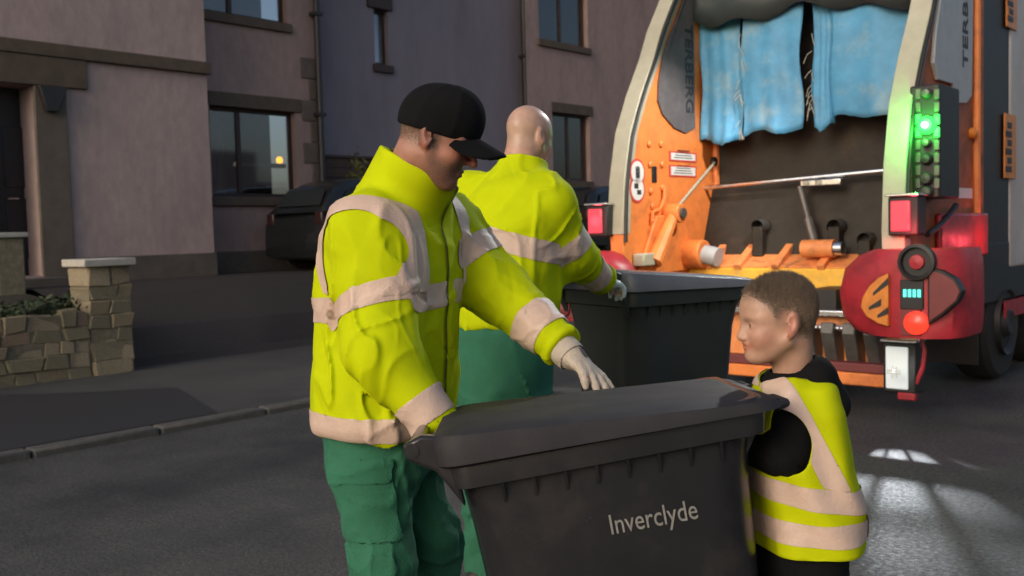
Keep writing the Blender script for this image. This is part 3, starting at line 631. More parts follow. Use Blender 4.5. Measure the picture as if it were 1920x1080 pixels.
trk('pivot_pin', MB().tube([tl(LW1+0.202, 7.75, sill_z-0.02), tl(LW1+0.34, 7.75, sill_z-0.05)], 0.085, 18), 'pale_plate')
# lift frame under the sill, chrome clamps
zl0 = ruz(1600, 690, 6.95)[1]; zl1 = ruz(1600, 610, 6.95)[1]
trk('under_bar', tb(MB(), (LW1+0.05, 6.88, ruz(1600, 722, 6.9)[1]), (RW0-0.02, 6.98, ruz(1600, 698, 6.9)[1])), 'orange', bevel=0.012)
trk('under_bar_reflector', tb(MB(), (LW1+0.06, 6.876, ruz(1600, 697, 6.9)[1]), (RW0-0.03, 6.99, ruz(1600, 680, 6.9)[1])), 'maroon', bevel=0.006)
trk('lift_frame', tb(MB(), (LW1+0.05, 7.1, zl0), (RW0-0.02, 7.2, zl1+0.05)), 'orange_worn', bevel=0.015)
for px in (1160, 1240, 1520, 1560, 1600, 1640):
    a = ruz(px, 640, 7.0)[0]
    cl = trk('bin_clamp', MB().prism([(7.12, zl1-0.05), (6.92, zl1+0.02), (6.90, zl1-0.06), (7.0, zl0+0.02), (7.12, zl0+0.02)], a-0.05, a+0.05, lambda u, z, d: tl(d, u, z)), 'grey_steel', bevel=0.01)
    trk('clamp_pin', MB().tube([tl(a-0.075, 6.97, zl1-0.03), tl(a+0.075, 6.97, zl1-0.03)], 0.028, 12), 'chrome', cl)
trk('comb_rail', tb(MB(), (LW1+0.2, 6.99, zl1+0.05), (RW0-0.02, 7.10, zl1+0.10)), 'chrome', bevel=0.01)
# panels and fittings on the inner face of the left wall (faces right)
XI = LW1+0.001
def inner(px, py, r=XI): return on_r(px, py, r)
def D_plate(r, ptsf, name, m, th, parent):
    return trk(name, MB().prism(ptsf, r, r+th, lambda u, z, d: tl(d, u, z)), m, parent, bevel=0.004)
pts = [inner(*p) for p in ((1306, -40), (1296, 240), (1283, 250), (1262, 240), (1240, 215), (1231, 190), (1233, 150), (1241, 105), (1252, 70), (1265, 40), (1280, 0), (1296, -40))]
pts[0] = (inner(1298, 240)[0]+0.02, pts[0][1]); pts[1] = (pts[0][0], pts[1][1])
sgn = D_plate(XI, pts, 'name_plate', 'grey_plate', 0.02, None)
uu = pts[0][0]-0.10; zc_ = (inner(1285, 130)[1]); zlen = inner(1285, 30)[1]-inner(1285, 228)[1]
# lettering runs down the plate; the face looks towards +r
text_mesh('lettering', 'TERBERG', 0.21, 'dark_letter', sgn, frame_mat(tl(XI+0.021, uu, zc_), (0, 0, -1), (0, 1, 0), (1, 0, 0)), 0.003, (zlen/1.02, 0.86))
for (ya, yb_) in ((283, 305), (309, 333)):
    u0_, z1_ = inner(1254, ya); u1_, z0_ = inner(1305, yb_)
    stk = trk('warning_label', tb(MB(), (XI, u0_, z0_), (XI+0.006, u1_, z1_)), 'sticker_red', smooth=0)
    trk('label_face', tb(MB(), (XI+0.006, u0_+0.025, z0_+0.014), (XI+0.009, u1_-0.025, z1_-0.014)), 'sticker_white', stk, smooth=0)
    for k in range(4): trk('print_line', tb(MB(), (XI+0.009, u0_+0.07+0.02*k, z0_+0.03+k*0.022), (XI+0.0105, u1_-0.08-0.015*k, z0_+0.037+k*0.022)), 'dark_letter', stk, smooth=0)
for py in (323, 355):
    u_, z_ = inner(1194, py); ru_ = 0.115
    sg = trk('warning_sign', MB().lathe([(.001, 0), (ru_, 0), (ru_, .006), (.001, .006)], tl(XI, u_, z_), (1, 0, 0), 24), 'sticker_red', smooth=0)
    trk('sign_face', MB().lathe([(.001, .006), (ru_*.82, .006), (ru_*.82, .009), (.001, .009)], tl(XI, u_, z_), (1, 0, 0), 24), 'sticker_white', sg, smooth=0)
    m = MB()
    if py == 323:
        m.box(tl(XI+.009, u_-.03, z_-.05), tl(XI+.011, u_+.03, z_))
        for k in range(4): m.box(tl(XI+.009, u_-.03+k*.016, z_+.002), tl(XI+.011, u_-.018+k*.016, z_+.055-.008*abs(k-1.5)))
    else:
        m.box(tl(XI+.009, u_-.05, z_+.005), tl(XI+.011, u_+.01, z_+.05)); m.box(tl(XI+.009, u_-.01, z_-.045), tl(XI+.011, u_+.05, z_-.005))
    trk('pictogram', m, 'dark_letter', sg, smooth=0)
u_, z_ = inner(1226, 327); trk('latch_slot', tb(MB(), (XI, u_-.035, z_-.07), (XI+.01, u_+.035, z_+.07)), 'black_steel', bevel=0.004)
for px, py in ((1216, 270), (1238, 270), (1218, 308), (1240, 308), (1219, 358), (1222, 386), (1241, 352)):
    u_, z_ = inner(px, py); trk('bolt', MB().lathe([(.03, 0), (.03, .015), (.016, .026), (.001, .026)], tl(XI, u_, z_), (1, 0, 0), 8), 'orange', smooth=0)
a = inner(1338, 305, XI+.05); b = inner(1262, 396, XI+.07); c = inner(1222, 492, XI+.07)
trk('stay_rod', MB().tube([tl(XI+.06, *a), tl(XI+.08, *b)], 0.013, 8), 'cream_seal')
arm = trk('lift_arm', MB().tube([tl(XI+.09, *b), tl(XI+.09, *c)], [0.05, 0.075], 10), 'orange')
trk('arm_pivot', MB().tube([tl(XI, b[0], b[1]-.02), tl(XI+.16, b[0], b[1]-.02)], 0.085, 18), 'orange', arm, bevel=0.01)
trk('arm_pin', MB().tube([tl(XI+.161, b[0], b[1]-.02), tl(XI+.185, b[0], b[1]-.02)], 0.045, 14), 'grey_steel', arm)
d1 = [inner(1266, 400), inner(1325, 500), inner(1190, 520), inner(1225, 405)]
trk('gusset', MB().prism(d1, XI, XI+0.035, lambda u, z, d: tl(d, u, z)), 'orange', bevel=0.01)
pth = [inner(1241, 350), inner(1240, 372), inner(1232, 392), inner(1218, 398), inner(1218, 415)]
trk('hose', MB().tube([tl(XI+.03, *p) for p in pth], 0.016, 8), 'orange')
u_, z_ = inner(1336, 303); trk('socket', MB().lathe([(.001, 0), (.045, 0), (.045, .03), (.03, .04), (.001, .04)], tl(XI, u_, z_), (1, 0, 0), 12), 'black_steel')
u_, z_ = inner(1197, 488); trk('pale_block', tb(MB(), (XI, u_-.09, z_-.05), (XI+.12, u_+.09, z_+.06)), 'cream_seal', bevel=0.015)
# outer face of the right wall: name plate, control box with the green light
XO = RW1+0.001
def outer(px, py, r=XO): return on_r(px, py, r)
pts = [outer(*p) for p in ((1818, -40), (1815, 180), (1805, 194), (1786, 194), (1780, 158), (1752, 150), (1744, 118), (1748, 60), (1762, -40))]
sgn = D_plate(XO, pts, 'name_plate', 'pale_plate', 0.03, None)
ua_ = outer(1804, 80)[0]; z0_ = outer(1804, 160)[1]; z1_ = outer(1804, -130)[1]
text_mesh('lettering', 'TERBERG', 0.20, 'dark_letter', sgn, frame_mat(tl(XO+0.031, ua_-0.02, (z0_+z1_)/2), (0, 0, 1), (0, -1, 0), (1, 0, 0)), 0.003, ((z1_-z0_)/1.05, 0.85))
ub0 = 6.93
cb_r0 = on_u(1717, 260, ub0)[0]; cb_r1 = on_u(1762, 260, ub0)[0]; cz1 = on_u(1740, 158, ub0)[1]; cz0 = on_u(1740, 372, ub0)[1]
cbx = trk('control_box', tb(MB(), (XO-0.02, ub0, cz0), (cb_r1, ub0+0.42, cz1)), 'black_steel', bevel=0.015)
for i, (py, mm_, rr) in enumerate(((175, 'grey_steel', .035), (235, 'lamp_green', .062), (268, 'grey_steel', .03), (298, 'black_steel', .04), (335, 'pipe', .045), (360, 'pipe', .045))):
    r_, z_ = on_u(1739, py, ub0)
    lm = trk('signal_lamp', MB().lathe([(rr, 0), (rr, .03), (rr*.7, .05), (.001, .055)], tl(r_, ub0+0.002, z_), (0, -1, 0), 18), mm_, cbx)
    if mm_ == 'lamp_green': GREEN = (r_, ub0-0.06, z_)
r_, z_ = on_u(1739, 235, ub0)
trk('lamp_core', MB().lathe([(.022, .05), (.02, .066), (.001, .07)], tl(r_, ub0, z_), (0, -1, 0), 12), 'lamp_green_core', cbx)
for px in (1722, 1757):
    for k, py in enumerate(range(176, 365, 24)):
        r_, z_ = on_u(px, py, ub0); lit = 200 < py < 262
        trk('indicator_cell', tb(MB(), (r_-.018, ub0-.010, z_-.033), (r_+.018, ub0+.002, z_+.033)), 'lamp_green' if lit else 'grey_steel', cbx, bevel=0.004)
u_, z_ = outer(1820, 250); trk('side_marker', MB().lathe([(.045, 0), (.045, .03), (.02, .05), (.001, .05)], tl(XO, u_, z_), (1, 0, 0), 14), 'glow_amber' if False else 'chev_orange')
u0_, z1_ = outer(1795, 352); u1_, z0_ = outer(1822, 372); trk('side_label', tb(MB(), (XO, u0_, z0_), (XO+.005, u1_, z1_)), 'sticker_white', smooth=0)
pth = [outer(1790, 385, XO+.06), outer(1782, 400, XO+.07), outer(1770, 418, XO+.08), outer(1742, 440, XO+.08)]
trk('cable', MB().tube([tl(XO+.07, *p) for p in pth], 0.022, 8), 'black_steel')
# corner lamps on brackets
def corner_lamp(r0_, r1_, py0, py1, pxm, u, nm, lens, side):
    z1_ = on_u(pxm, py0, u)[1]; z0_ = on_u(pxm, py1, u)[1]
    h = trk(nm, tb(MB(), (r0_, u, z0_), (r1_, u+0.16, z1_)), 'black_steel', bevel=0.015)
    trk('lens', tb(MB(), (r0_+0.025, u-0.02, z0_+0.03), (r1_-0.05, u+0.002, z1_-0.03)), lens, h, bevel=0.02, seg=3)
    trk('lamp_cap', tb(MB(), (r0_-0.01, u-0.025, z1_), (r1_+0.01, u+0.17, z1_+0.018)), 'chrome', h, bevel=0.005)
    return ((r0_+r1_)/2, u-0.08, (z0_+z1_)/2)
ul = 6.70
RL = corner_lamp(on_u(1664, 400, ul)[0], on_u(1722, 400, ul)[0], 368, 442, 1690, ul, 'tail_lamp', 'lamp_red', 1)
LL = corner_lamp(on_u(1100, 410, ul)[0], on_u(1139, 410, ul)[0], 385, 444, 1118, ul, 'tail_lamp', 'lamp_red', -1)
RV = corner_lamp(on_u(1655, 690, ul)[0], on_u(1718, 690, ul)[0], 642, 738, 1690, ul, 'reversing_lamp', 'lamp_reverse', 1)
# added wires close to the reversing lamp that cut its beam into patches
gd = MB(); lr, lu, lz = RV[0], RV[1]-0.02, RV[2]
for dx_, rr in ((.004, .0035), (.0120, .0010), (.0205, .0011), (.0335, .0035)): gd.tube([tl(lr+dx_-.0006, lu-.04, lz-.05), tl(lr+dx_+.0006, lu-.04, lz+.03)], rr, 6)
for dz_, rr in ((-.0185, .0045), (-.0089, .0007), (-.0040, .0022), (.002, .0022)): gd.tube([tl(lr-.03, lu-.0412, lz+dz_+.0006), tl(lr+.06, lu-.0412, lz+dz_-.0006)], rr, 6)
trk('beam_mask', gd, 'lamp_white')
r_, z_ = on_u(1700, 742, ul); trk('corner_reflector', tb(MB(), (r_-.06, ul-.012, z_-.03), (r_+.06, ul+.05, z_+.02)), 'red_paint', bevel=0.008)
pth = [on_u(1722, 620, ul), on_u(1732, 660, ul), on_u(1728, 690, ul), on_u(1716, 720, ul)]
trk('lamp_guard', MB().tube([tl(p[0], ul+.02, p[1]) for p in pth], 0.016, 8), 'red_paint')
# rear corner wings: red shells with orange chevron shields
def wing(s):
    c0 = (RW0+RW1)/2 if s > 0 else (LW0+LW1)/2
    uw = 6.46
    def Rr(px): return on_u(px, 550, uw)[0]
    rin, rmid0, rmid1, rout = Rr(1566)-(RW0+RW1)/2, Rr(1690)-(RW0+RW1)/2, Rr(1738)-(RW0+RW1)/2, Rr(1800)-(RW0+RW1)/2
    zT = on_u(1690, 468, uw)[1]; zB = on_u(1690, 632, uw)[1]; zM = (zT+zB)/2
    def P(dr, u, z): return tl(c0+s*dr, u, z)
    rings = []
    for f, sh in ((0.0, .62), (0.06, .80), (0.22, .97), (0.5, 1.02), (0.78, .93), (0.93, .72), (1.0, .5)):
        z = zB+(zT-zB)*f
        i_ = rmid0+(rin-rmid0)*sh; o_ = rmid1+(rout-rmid1)*(0.75+0.25*sh); bulge = 0.03*(sh-.6)
        rings.append([P(i_, uw+0.20, z), P(i_+0.02, uw+0.06-bulge, z), P(i_+0.10, uw-bulge, z), P(rmid0, uw-0.05, z), P(rmid1, uw-0.05, z), P(o_-0.05, uw+0.03, z), P(o_, uw+0.16, z), P(o_, uw+0.5, z), P(rmid1-0.02, uw+0.5, z), P(rmid1-0.02, uw+0.34, z)])
    wg = trk('corner_wing', MB().loft(rings), 'red_paint', smooth=40)
    MBs = MB().box(P(rmid0+.02, uw-0.062, zB+.02), P(rmid1-.02, uw-0.045, zT-.02)); trk('lamp_strip', MBs, 'maroon', wg)
    if s > 0: fx = lambda px, py: (on_u(px, py, uw-0.05)[0], on_u(px, py, uw-0.05)[1])
    else: fx = lambda px, py: (c0-(on_u(px, py, uw-0.05)[0]-(RW0+RW1)/2), on_u(px, py, uw-0.05)[1])
    r_, z_ = fx(1722, 491)
    rg = trk('round_lamp', MB().lathe([(.115, 0), (.115, .05), (.095, .055), (.09, .02), (.001, .02)], tl(r_, uw-0.05, z_), (0, -1, 0), 26), 'black_steel', wg)
    trk('lens', MB().lathe([(.05, .02), (.045, .04), (.001, .045)], tl(r_, uw-0.05, z_), (0, -1, 0), 18), 'red_paint', rg)
    r_, z_ = fx(1720, 605); trk('brake_lamp', MB().lathe([(.075, 0), (.075, .03), (.05, .05), (.001, .055)], tl(r_, uw-0.055, z_), (0, -1, 0), 22), 'lamp_red_hot' if s > 0 else 'maroon', wg)
    r_, z_ = fx(1712, 551); tp = trk('plate_recess', MB().box(P(rmid0+.015, uw-.069, z_-.10), P(rmid1+.0, uw-.05, z_+.09)), 'black_steel', wg, bevel=0.006)
    for k in range(4): trk('digit_cell', MB().box(tl(r_-.055+k*.03, uw-.073, z_-.02), tl(r_-.035+k*.03, uw-.066, z_+.03)), 'lamp_cyan' if s > 0 else 'black_steel', tp)
    # chevron shields either side of the strip
    pr = [(1668, 512), (1650, 520), (1632, 536), (1620, 556), (1616, 575), (1626, 592), (1648, 606), (1668, 612)]
    q = [fx(*p) for p in pr]
    sh_ = trk('chevron_shield', MB().prism(q, uw-0.075, uw-0.0, lambda a, b, d: tl(a, d, b)), 'chev_orange', wg, bevel=0.006)
    for (pa_, pb2) in (((1668, 520), (1640, 548)), ((1655, 560), (1632, 575)), ((1668, 575), (1648, 590))):
        A, B_ = fx(*pa_), fx(*pb2); trk('chevron_mark', MB().prism([(A[0], A[1]), (A[0], A[1]-.045), (B_[0], B_[1]-.02), (B_[0], B_[1])], uw-0.079, uw-0.073, lambda a, b, d: tl(a, d, b)), 'black_steel', sh_, smooth=0)
    pr = [(1741, 500), (1768, 508), (1792, 522), (1806, 545), (1798, 565), (1770, 590), (1741, 610)]
    q = [fx(*p) for p in pr]
    ring = trk('side_shield', MB().prism(q, uw-0.07, uw+.02, lambda a, b, d: tl(a, d, b)), 'black_steel', wg, bevel=0.008)
    cx = sum(a for a, b in q)/len(q); cz = sum(b for a, b in q)/len(q)
    trk('shield_face', MB().prism([(cx+(a-cx)*.88, cz+(b-cz)*.88) for a, b in q], uw-0.078, uw-.06, lambda a, b, d: tl(a, d, b)), 'maroon', ring, bevel=0.004)
    return wg
wing(1); wing(-1)
# red upper skirt on the flank above the wing and the body's side markers
ua, z1_ = outer(1752, 400); ub, z0_ = outer(1826, 480)
trk('flank_skirt', tb(MB(), (XO, ua, z0_), (XO+0.05, 8.5, z1_)), 'red_paint', bevel=0.02)
u_, z_ = outer(1862, 450, -2.36); SM = (-2.30, u_, z_)
trk('side_marker_lamp', MB().lathe([(.05, 0), (.05, .03), (.03, .045), (.001, .045)], tl(-2.50, u_, z_), (1, 0, 0), 14), 'lamp_red_hot')
# chassis, wheels, mudguard
trk('chassis_rail', tb(MB(), (-4.2, 7.3, 0.62), (-3.95, 17, 0.9)), 'black_steel'); trk('chassis_rail', tb(MB(), (-3.4, 7.3, 0.62), (-3.15, 17, 0.9)), 'black_steel')
trk('mud_flap', tb(MB(), (-2.98, 8.52, 0.22), (-2.48, 8.55, 0.92)), 'rubber'); trk('mud_flap', tb(MB(), (-4.86, 8.52, 0.22), (-4.36, 8.55, 0.92)), 'rubber')
trk('side_skirt', tb(MB(), (-2.56, 8.56, 0.70), (-2.47, 11.6, 1.22)), 'black_steel', bevel=0.02)
for u_ in (9.3, 10.65, 14.9):
    for s_ in (-1, 1):
        cx = -3.67+s_*1.02
        wh_ = trk('wheel', MB().lathe([(.001, -.16), (.30, -.16), (.46, -.155), (.50, -.11), (.51, 0), (.50, .11), (.46, .155), (.30, .16), (.001, .16)], tl(cx, u_, .51), (1, 0, 0), 36), 'rubber')
        trk('rim', MB().lathe([(.001, .06), (.10, .07), (.14, .02), (.24, .0), (.285, .05), (.29, .0)], tl(cx+s_*.155, u_, .51), (s_, 0, 0), 26), 'black_steel', wh_)
cab = trk('cab', MB().prism([(15.9, .75), (15.9, 2.95), (17.5, 2.95), (18.1, 1.9), (18.2, .55), (16.4, .55)], -4.86, -2.48, lambda u, z, d: tl(d, u, z)), 'body_white', bevel=0.04)
for r_ in (-4.865, -2.485): trk('cab_window', tb(MB(), (r_, 16.3, 1.75), (r_+.01, 17.4, 2.7)), 'car_glass', cab)
# work lamp on the tailgate roof (above the picture) lighting the loading area
WL = (-3.2, uprof(zt-0.1)-0.10, zt+0.02)
wk = trk('work_lamp', tb(MB(), (WL[0]-.12, WL[1], WL[2]), (WL[0]+.12, WL[1]+.14, WL[2]+.16)), 'black_steel', bevel=0.015)
trk('lens', tb(MB(), (WL[0]-.10, WL[1]-.012, WL[2]+.02), (WL[0]+.10, WL[1]-.001, WL[2]+.14)), 'lamp_work', wk, smooth=0)
trk('lamp_bracket', tb(MB(), (WL[0]-.03, WL[1]+.04, zt-.1), (WL[0]+.03, WL[1]+.10, WL[2])), 'black_steel')
WL2 = (RW0-0.18, 7.0, 3.35)
wk2 = trk('work_lamp', tb(MB(), (WL2[0]-.07, WL2[1], WL2[2]), (WL2[0]+.07, WL2[1]+.12, WL2[2]+.12)), 'black_steel', bevel=0.012)
trk('lens', tb(MB(), (WL2[0]-.055, WL2[1]+.015, WL2[2]-.012), (WL2[0]+.055, WL2[1]+.105, WL2[2]-.001)), 'lamp_work', wk2, smooth=0)
trk('lamp_bracket', tb(MB(), (WL2[0]+.07, WL2[1]+.03, WL2[2]+.04), (RW0, WL2[1]+.09, WL2[2]+.09)), 'black_steel', wk2)
def lamp(name, kind, r, u, z, e, col, size=0.05, aim=None, cone=None):
    d = bpy.data.lights.new(name, kind); d.energy = e; d.color = col; d.shadow_soft_size = size
    if cone: d.spot_size = R(cone); d.spot_blend = 0.6
    o = bpy.data.objects.new(name, d); C.objects.link(o); o.location = st(r, u, z)
    if aim is not None: o.rotation_euler = (st(*aim)-o.location).to_track_quat('-Z', 'Y').to_euler()
    o.parent = truck; o.matrix_parent_inverse = truck.matrix_basis.inverted() if False else Matrix.Identity(4)
    o.location = tl(r, u, z)
    if aim is not None: o.rotation_euler = (Vector(tl(*aim))-Vector(tl(r, u, z))).to_track_quat('-Z', 'Y').to_euler()
    return o
lamp('work_light', 'SPOT', WL[0], WL[1]-0.05, WL[2]+0.08, 520, (1.0, 0.97, 0.92), 0.08, (-2.65, 3.95, 0.9), 44)
lamp('hopper_light', 'SPOT', WL2[0], WL2[1]-0.04, WL2[2]-0.06, 330, (1.0, 0.95, 0.88), 0.06, (-4.9, 7.25, 1.5), 62)
lamp('green_light', 'POINT', GREEN[0]-0.02, GREEN[1]-0.12, GREEN[2], 14.0, (0.05, 1.0, 0.08), 0.03)
lamp('reversing_light', 'SPOT', RV[0], RV[1]-0.02, RV[2], 75, (0.88, 0.94, 1.0), 0.0012, (-1.62, 4.4, 0.0), 60)
lamp('red_light', 'POINT', RL[0]+0.08, RL[1]-0.03, RL[2]-0.10, 4.5, (1.0, 0.07, 0.10), 0.05)
lamp('red_light', 'POINT', LL[0]-0.05, LL[1], LL[2], 2.0, (1.0, 0.07, 0.10), 0.05)
lamp('marker_light', 'POINT', SM[0]+0.10, SM[1]-0.25, SM[2], 3.0, (1.0, 0.06, 0.09), 0.04)
# ================================================================== wheelie bins
def wheelie_bin(name, label, bm_, lid_m, hscale=1.0, print_=True):
    """x: from the handle side (-) to the front (+), y: across, z: up; origin between the wheels on the ground"""
    o = empty(name, (0, 0, 0)); tag(o, label, 'bin', 'wheelie bins')
    def Z(z): return z*hscale
    # body: x from -0.02 (back) ... front
    secs = [(0.04, .03, .56, .205, .10), (0.10, .005, .575, .220, .13), (0.45, -.012, .600, .238, .14), (0.80, -.028, .622, .256, .12), (0.87, -.032, .627, .260, .09), (0.93, -.035, .632, .264, .055)]
    rings = [[(x, y, Z(zz)) for x, y, zz in rrect(x0, x1, -hw, hw, rad, z, 8)] for z, x0, x1, hw, rad in secs]
    body = MB().loft(rings).build('body', bm_, o, smooth=50)
    # stiffening rim: comb channel
    rings = [rrect(x0, x1, -hw, hw, .05, Z(z)) for z, x0, x1, hw in ((.900, -.040, .640, .270), (.905, -.050, .660, .288), (.965, -.055, .668, .292), (.985, -.050, .662, .288))]
    rim = MB().loft(rings).build('rim', bm_, o, smooth=30)
    for k in range(8):
        x = .06+k*.07
        for s in (-1, 1): MB().prism([(s*.258, Z(.855)), (s*.285, Z(.905)), (s*.255, Z(.905))], x-.0035, x+.0035, lambda a, b, d: (d, a, b)).build('rib', bm_, rim, smooth=0)
    for k in range(7):
        y = -.2+k*.066; MB().prism([(.60, Z(.83)), (.652, Z(.905)), (.61, Z(.905))], y-.006, y+.006, lambda a, b, d: (a, d, b)).build('rib', bm_, rim, smooth=0)
    # lid: skirted shallow dome, lower towards the front
    def drop(x): return -0.055*((x+.05)/.72)
    rings = []
    for (z, inset, rad) in ((.955, -.004, .07), (.962, -.014, .07), (1.010, -.014, .07), (1.028, -.006, .07), (1.036, .02, .08), (1.041, .07, .09), (1.043, .16, .10)):
        rg = rrect(-.065+inset, .69-inset, -.30+inset, .30-inset, min(rad, .28-inset), Z(z), 5)
        rings.append([(x, y, zz+drop(x)*min(1, max(0, (z-.955)/.05))) for x, y, zz in rg])
    lid = MB().loft(rings).build('lid', lid_m, o, smooth=45)
    for y in (-.19, .19): MB().tube([(.69, y-.07, Z(1.0)-.045), (.715, y-.05, Z(1.0)-.045), (.715, y+.05, Z(1.0)-.045), (.69, y+.07, Z(1.0)-.045)], .011, 8).build('lid_grip', lid_m, lid)
    # hinge lugs and handle bar
    for y in (-.24, .24): MB().prism([(-.03, Z(.86)), (-.04, Z(1.02)), (-.10, Z(1.035)), (-.145, Z(1.02)), (-.14, Z(.985)), (-.08, Z(.95))], y-.022, y+.022, lambda a, b, d: (a, d, b)).build('hinge_lug', bm_, o, bevel=.008)
    MB().tube([(-.125, -.265, Z(1.005)), (-.125, .265, Z(1.005))], .017, 12).build('handle', bm_, o)
    # axle housing and wheels
    MB().tube([(-.015, -.26, .105), (-.015, .26, .105)], .012, 10).build('axle', 'grey_steel', o)
    MB().box((-.03, -.20, .06), (.10, .20, .16)).build('axle_housing', bm_, o, bevel=.02)
    for s in (-1, 1):
        wv = MB().lathe([(.001, -.026), (.06, -.026), (.09, -.028), (.105, -.016), (.105, .016), (.09, .028), (.06, .026), (.001, .026)], (-.015, s*.255, .105), (0, 1, 0), 28).build('wheel', 'rubber', o)
        MB().lathe([(.001, .006), (.02, .012), (.03, .002), (.062, .002), (.07, .008), (.072, 0)], (-.015, s*.281, .105), (0, s, 0), 20).build('hub_cap', bm_, wv)
    if print_:
        # print on the side that faces -y; the side leans with the taper
        z0, z1 = Z(.45), Z(.80); nrm = Vector((0, -(z1-z0), -(0.256-0.238))).normalized(); up = Vector((0, -(0.256-0.238), z1-z0)).normalized()
        def side_pt(x, z): 
            f = (z-z0)/(z1-z0); return Vector((x, -(0.238+f*.018)-.0025, z))
        text_mesh('lettering', 'Inverclyde', .064, 'bin_print', body, frame_mat(side_pt(.375, Z(.762)), (1, 0, 0), up, nrm), .0008, (.76, 1.0), heavy=0.0)
        text_mesh('house_number', '80', .19, 'bin_number', body, frame_mat(side_pt(.27, Z(.562)), (1, 0, 0), up, nrm), .0008, (.95, 1.0), spacing=1.15)
    return o
bin1 = wheelie_bin('wheelie_bin', 'large dark grey wheelie bin tipped back in front, printed with pale lettering', 'bin_plastic', 'bin_lid', 1.0)
B1_TILT = R(-9); B1_YAW = R(1.0)
bin1.scale = (.975, .88, .985); bin1.rotation_euler = (R(-3.5), B1_TILT, B1_YAW)
b1p = at(880, 1000, 2.36); bin1.location = (b1p.x+0.168, 2.275, -0.020)
bin2 = wheelie_bin('wheelie_bin', 'green-black wheelie bin with shiny lid held by the bald worker behind the lorry', 'bin_green', 'bin_lid2', 1.06, False)
b2p = at(1225, 600, 4.62); bin2.scale = (1, 1, 1.125); bin2.rotation_euler = (0, 0, R(30)); bin2.location = (b2p.x-0.26, b2p.y-0.16, 0)
# ================================================================== organic forms: signed distance fields meshed with surface nets
def V3(v): return np.array([v[0], v[1], v[2]], dtype=np.float32)
def rc(P, a, b, ra, rb):                          # tapered capsule
    a, b = V3(a), V3(b); d = b-a; t = np.clip(((P-a)@d)/max(float(d@d), 1e-9), 0, 1)
    return np.linalg.norm(P-a-t[:, None]*d, axis=1) - (ra+(rb-ra)*t)
def ell(P, c, r, M=None):
    Q = P-V3(c)
    if M is not None: Q = Q@np.array(M.to_3x3(), dtype=np.float32)      # columns = local axes
    r = V3(r); k0 = np.linalg.norm(Q/r, axis=1); k1 = np.linalg.norm(Q/(r*r), axis=1)+1e-9
    return k0*(k0-1)/k1
def smin(a, b, k):
    h = np.clip(0.5+0.5*(b-a)/k, 0, 1); return b*(1-h)+a*h-k*h*(1-h)
def smax(a, b, k): return -smin(-a, -b, k)
def stack(P, secs, fwd, n=2.4):
    """lofted torso: secs = (center, half width across, half depth) from the bottom up"""
    zz = [s[0][2] for s in secs]; z = P[:, 2]
    cx = np.interp(z, zz, [s[0][0] for s in secs]); cy = np.interp(z, zz, [s[0][1] for s in secs])
    hw = np.interp(z, zz, [s[1] for s in secs]); hd = np.interp(z, zz, [s[2] for s in secs])
    f = V3(fwd); f[2] = 0; f /= np.linalg.norm(f); dx, dy = P[:, 0]-cx, P[:, 1]-cy
    a = np.abs(dx*f[0]+dy*f[1])/hd; b = np.abs(-dx*f[1]+dy*f[0])/hw
    q = (a**n+b**n)**(1/n); d = (q-1)*np.minimum(hw, hd)
    return smax(d, np.maximum(zz[0]-z, z-zz[-1]), 0.03)
_perm = np.random.RandomState(3).rand(64, 64, 64).astype(np.float32)*2-1
def vnoise(P, s):
    Q = P*s+100; i = np.floor(Q).astype(np.int32); f = (Q-i).astype(np.float32); f = f*f*(3-2*f); r = 0
    for dx in (0, 1):
        for dy in (0, 1):
            for dz in (0, 1):
                w_ = (f[:, 0] if dx else 1-f[:, 0])*(f[:, 1] if dy else 1-f[:, 1])*(f[:, 2] if dz else 1-f[:, 2])
                r = r+w_*_perm[(i[:, 0]+dx) & 63, (i[:, 1]+dy) & 63, (i[:, 2]+dz) & 63]
    return r
def folds(P, a, b, amp, freq, lo=0.0, hi=1.0, seed=0.0, skew=1.2):
    """creases running round a limb from a to b"""
    a, b = V3(a), V3(b); d = b-a; L = float(np.linalg.norm(d)); d = d/L; s = (P-a)@d
    nz = vnoise(P+seed, 9.0); w_ = np.clip((s/L-lo)*6, 0, 1)*np.clip((hi-s/L)*6, 0, 1)
    near = np.clip(1.6-np.linalg.norm(P-a-np.clip(s, 0, L)[:, None]*d, axis=1)/0.11, 0, 1)
    ph = s*freq + nz*skew*2.2 + (P[:, 0]*6-P[:, 1]*4); return amp*w_*near*np.sin(ph)
def crease(P, a, b, amp, freq, seed=0.0, rad=.13):
    """sharp diagonal cloth creases along a limb"""
    a, b = V3(a), V3(b); d = b-a; L = float(np.linalg.norm(d)); d = d/L; s = (P-a)@d; q = P-a-np.clip(s, 0, L)[:, None]*d
    near = np.clip(2.0-np.linalg.norm(q, axis=1)/rad*1.1, 0, 1)
    ph = s*freq+vnoise(P+seed, 7.0)*2.6+(q[:, 2]*9-q[:, 0]*7+q[:, 1]*5)
    gate = np.clip(.5+1.4*vnoise(P+seed+3, 5.0), 0, 1); return -.9*amp*near*gate*(1-np.abs(np.sin(ph)))**4
def wrinkle(P, amp, s, stretch=(1, 1, 1), seed=0.0, thr=.30, gate=.25, gs=3.5):
    """meandering sharp valleys, as in loose cloth"""
    Q = P*np.array(stretch, np.float32)+seed; Q = Q+.05*vnoise(P+seed+2, 6.0)[:, None]; n_ = np.abs(vnoise(Q, s)); r_ = np.clip(1-n_/thr, 0, 1)**1.5
    return -.85*amp*r_*np.clip(gate+1.3*vnoise(P+seed+11, gs)+.25, 0, 1)
def cut_end(d, P, w_, dirv, rad):
    w_, dirv = V3(w_), V3(Vector(dirv).normalized()); return smax(d, np.where(np.linalg.norm(P-w_, axis=1) < rad, (P-w_)@dirv, -1.0), .008)
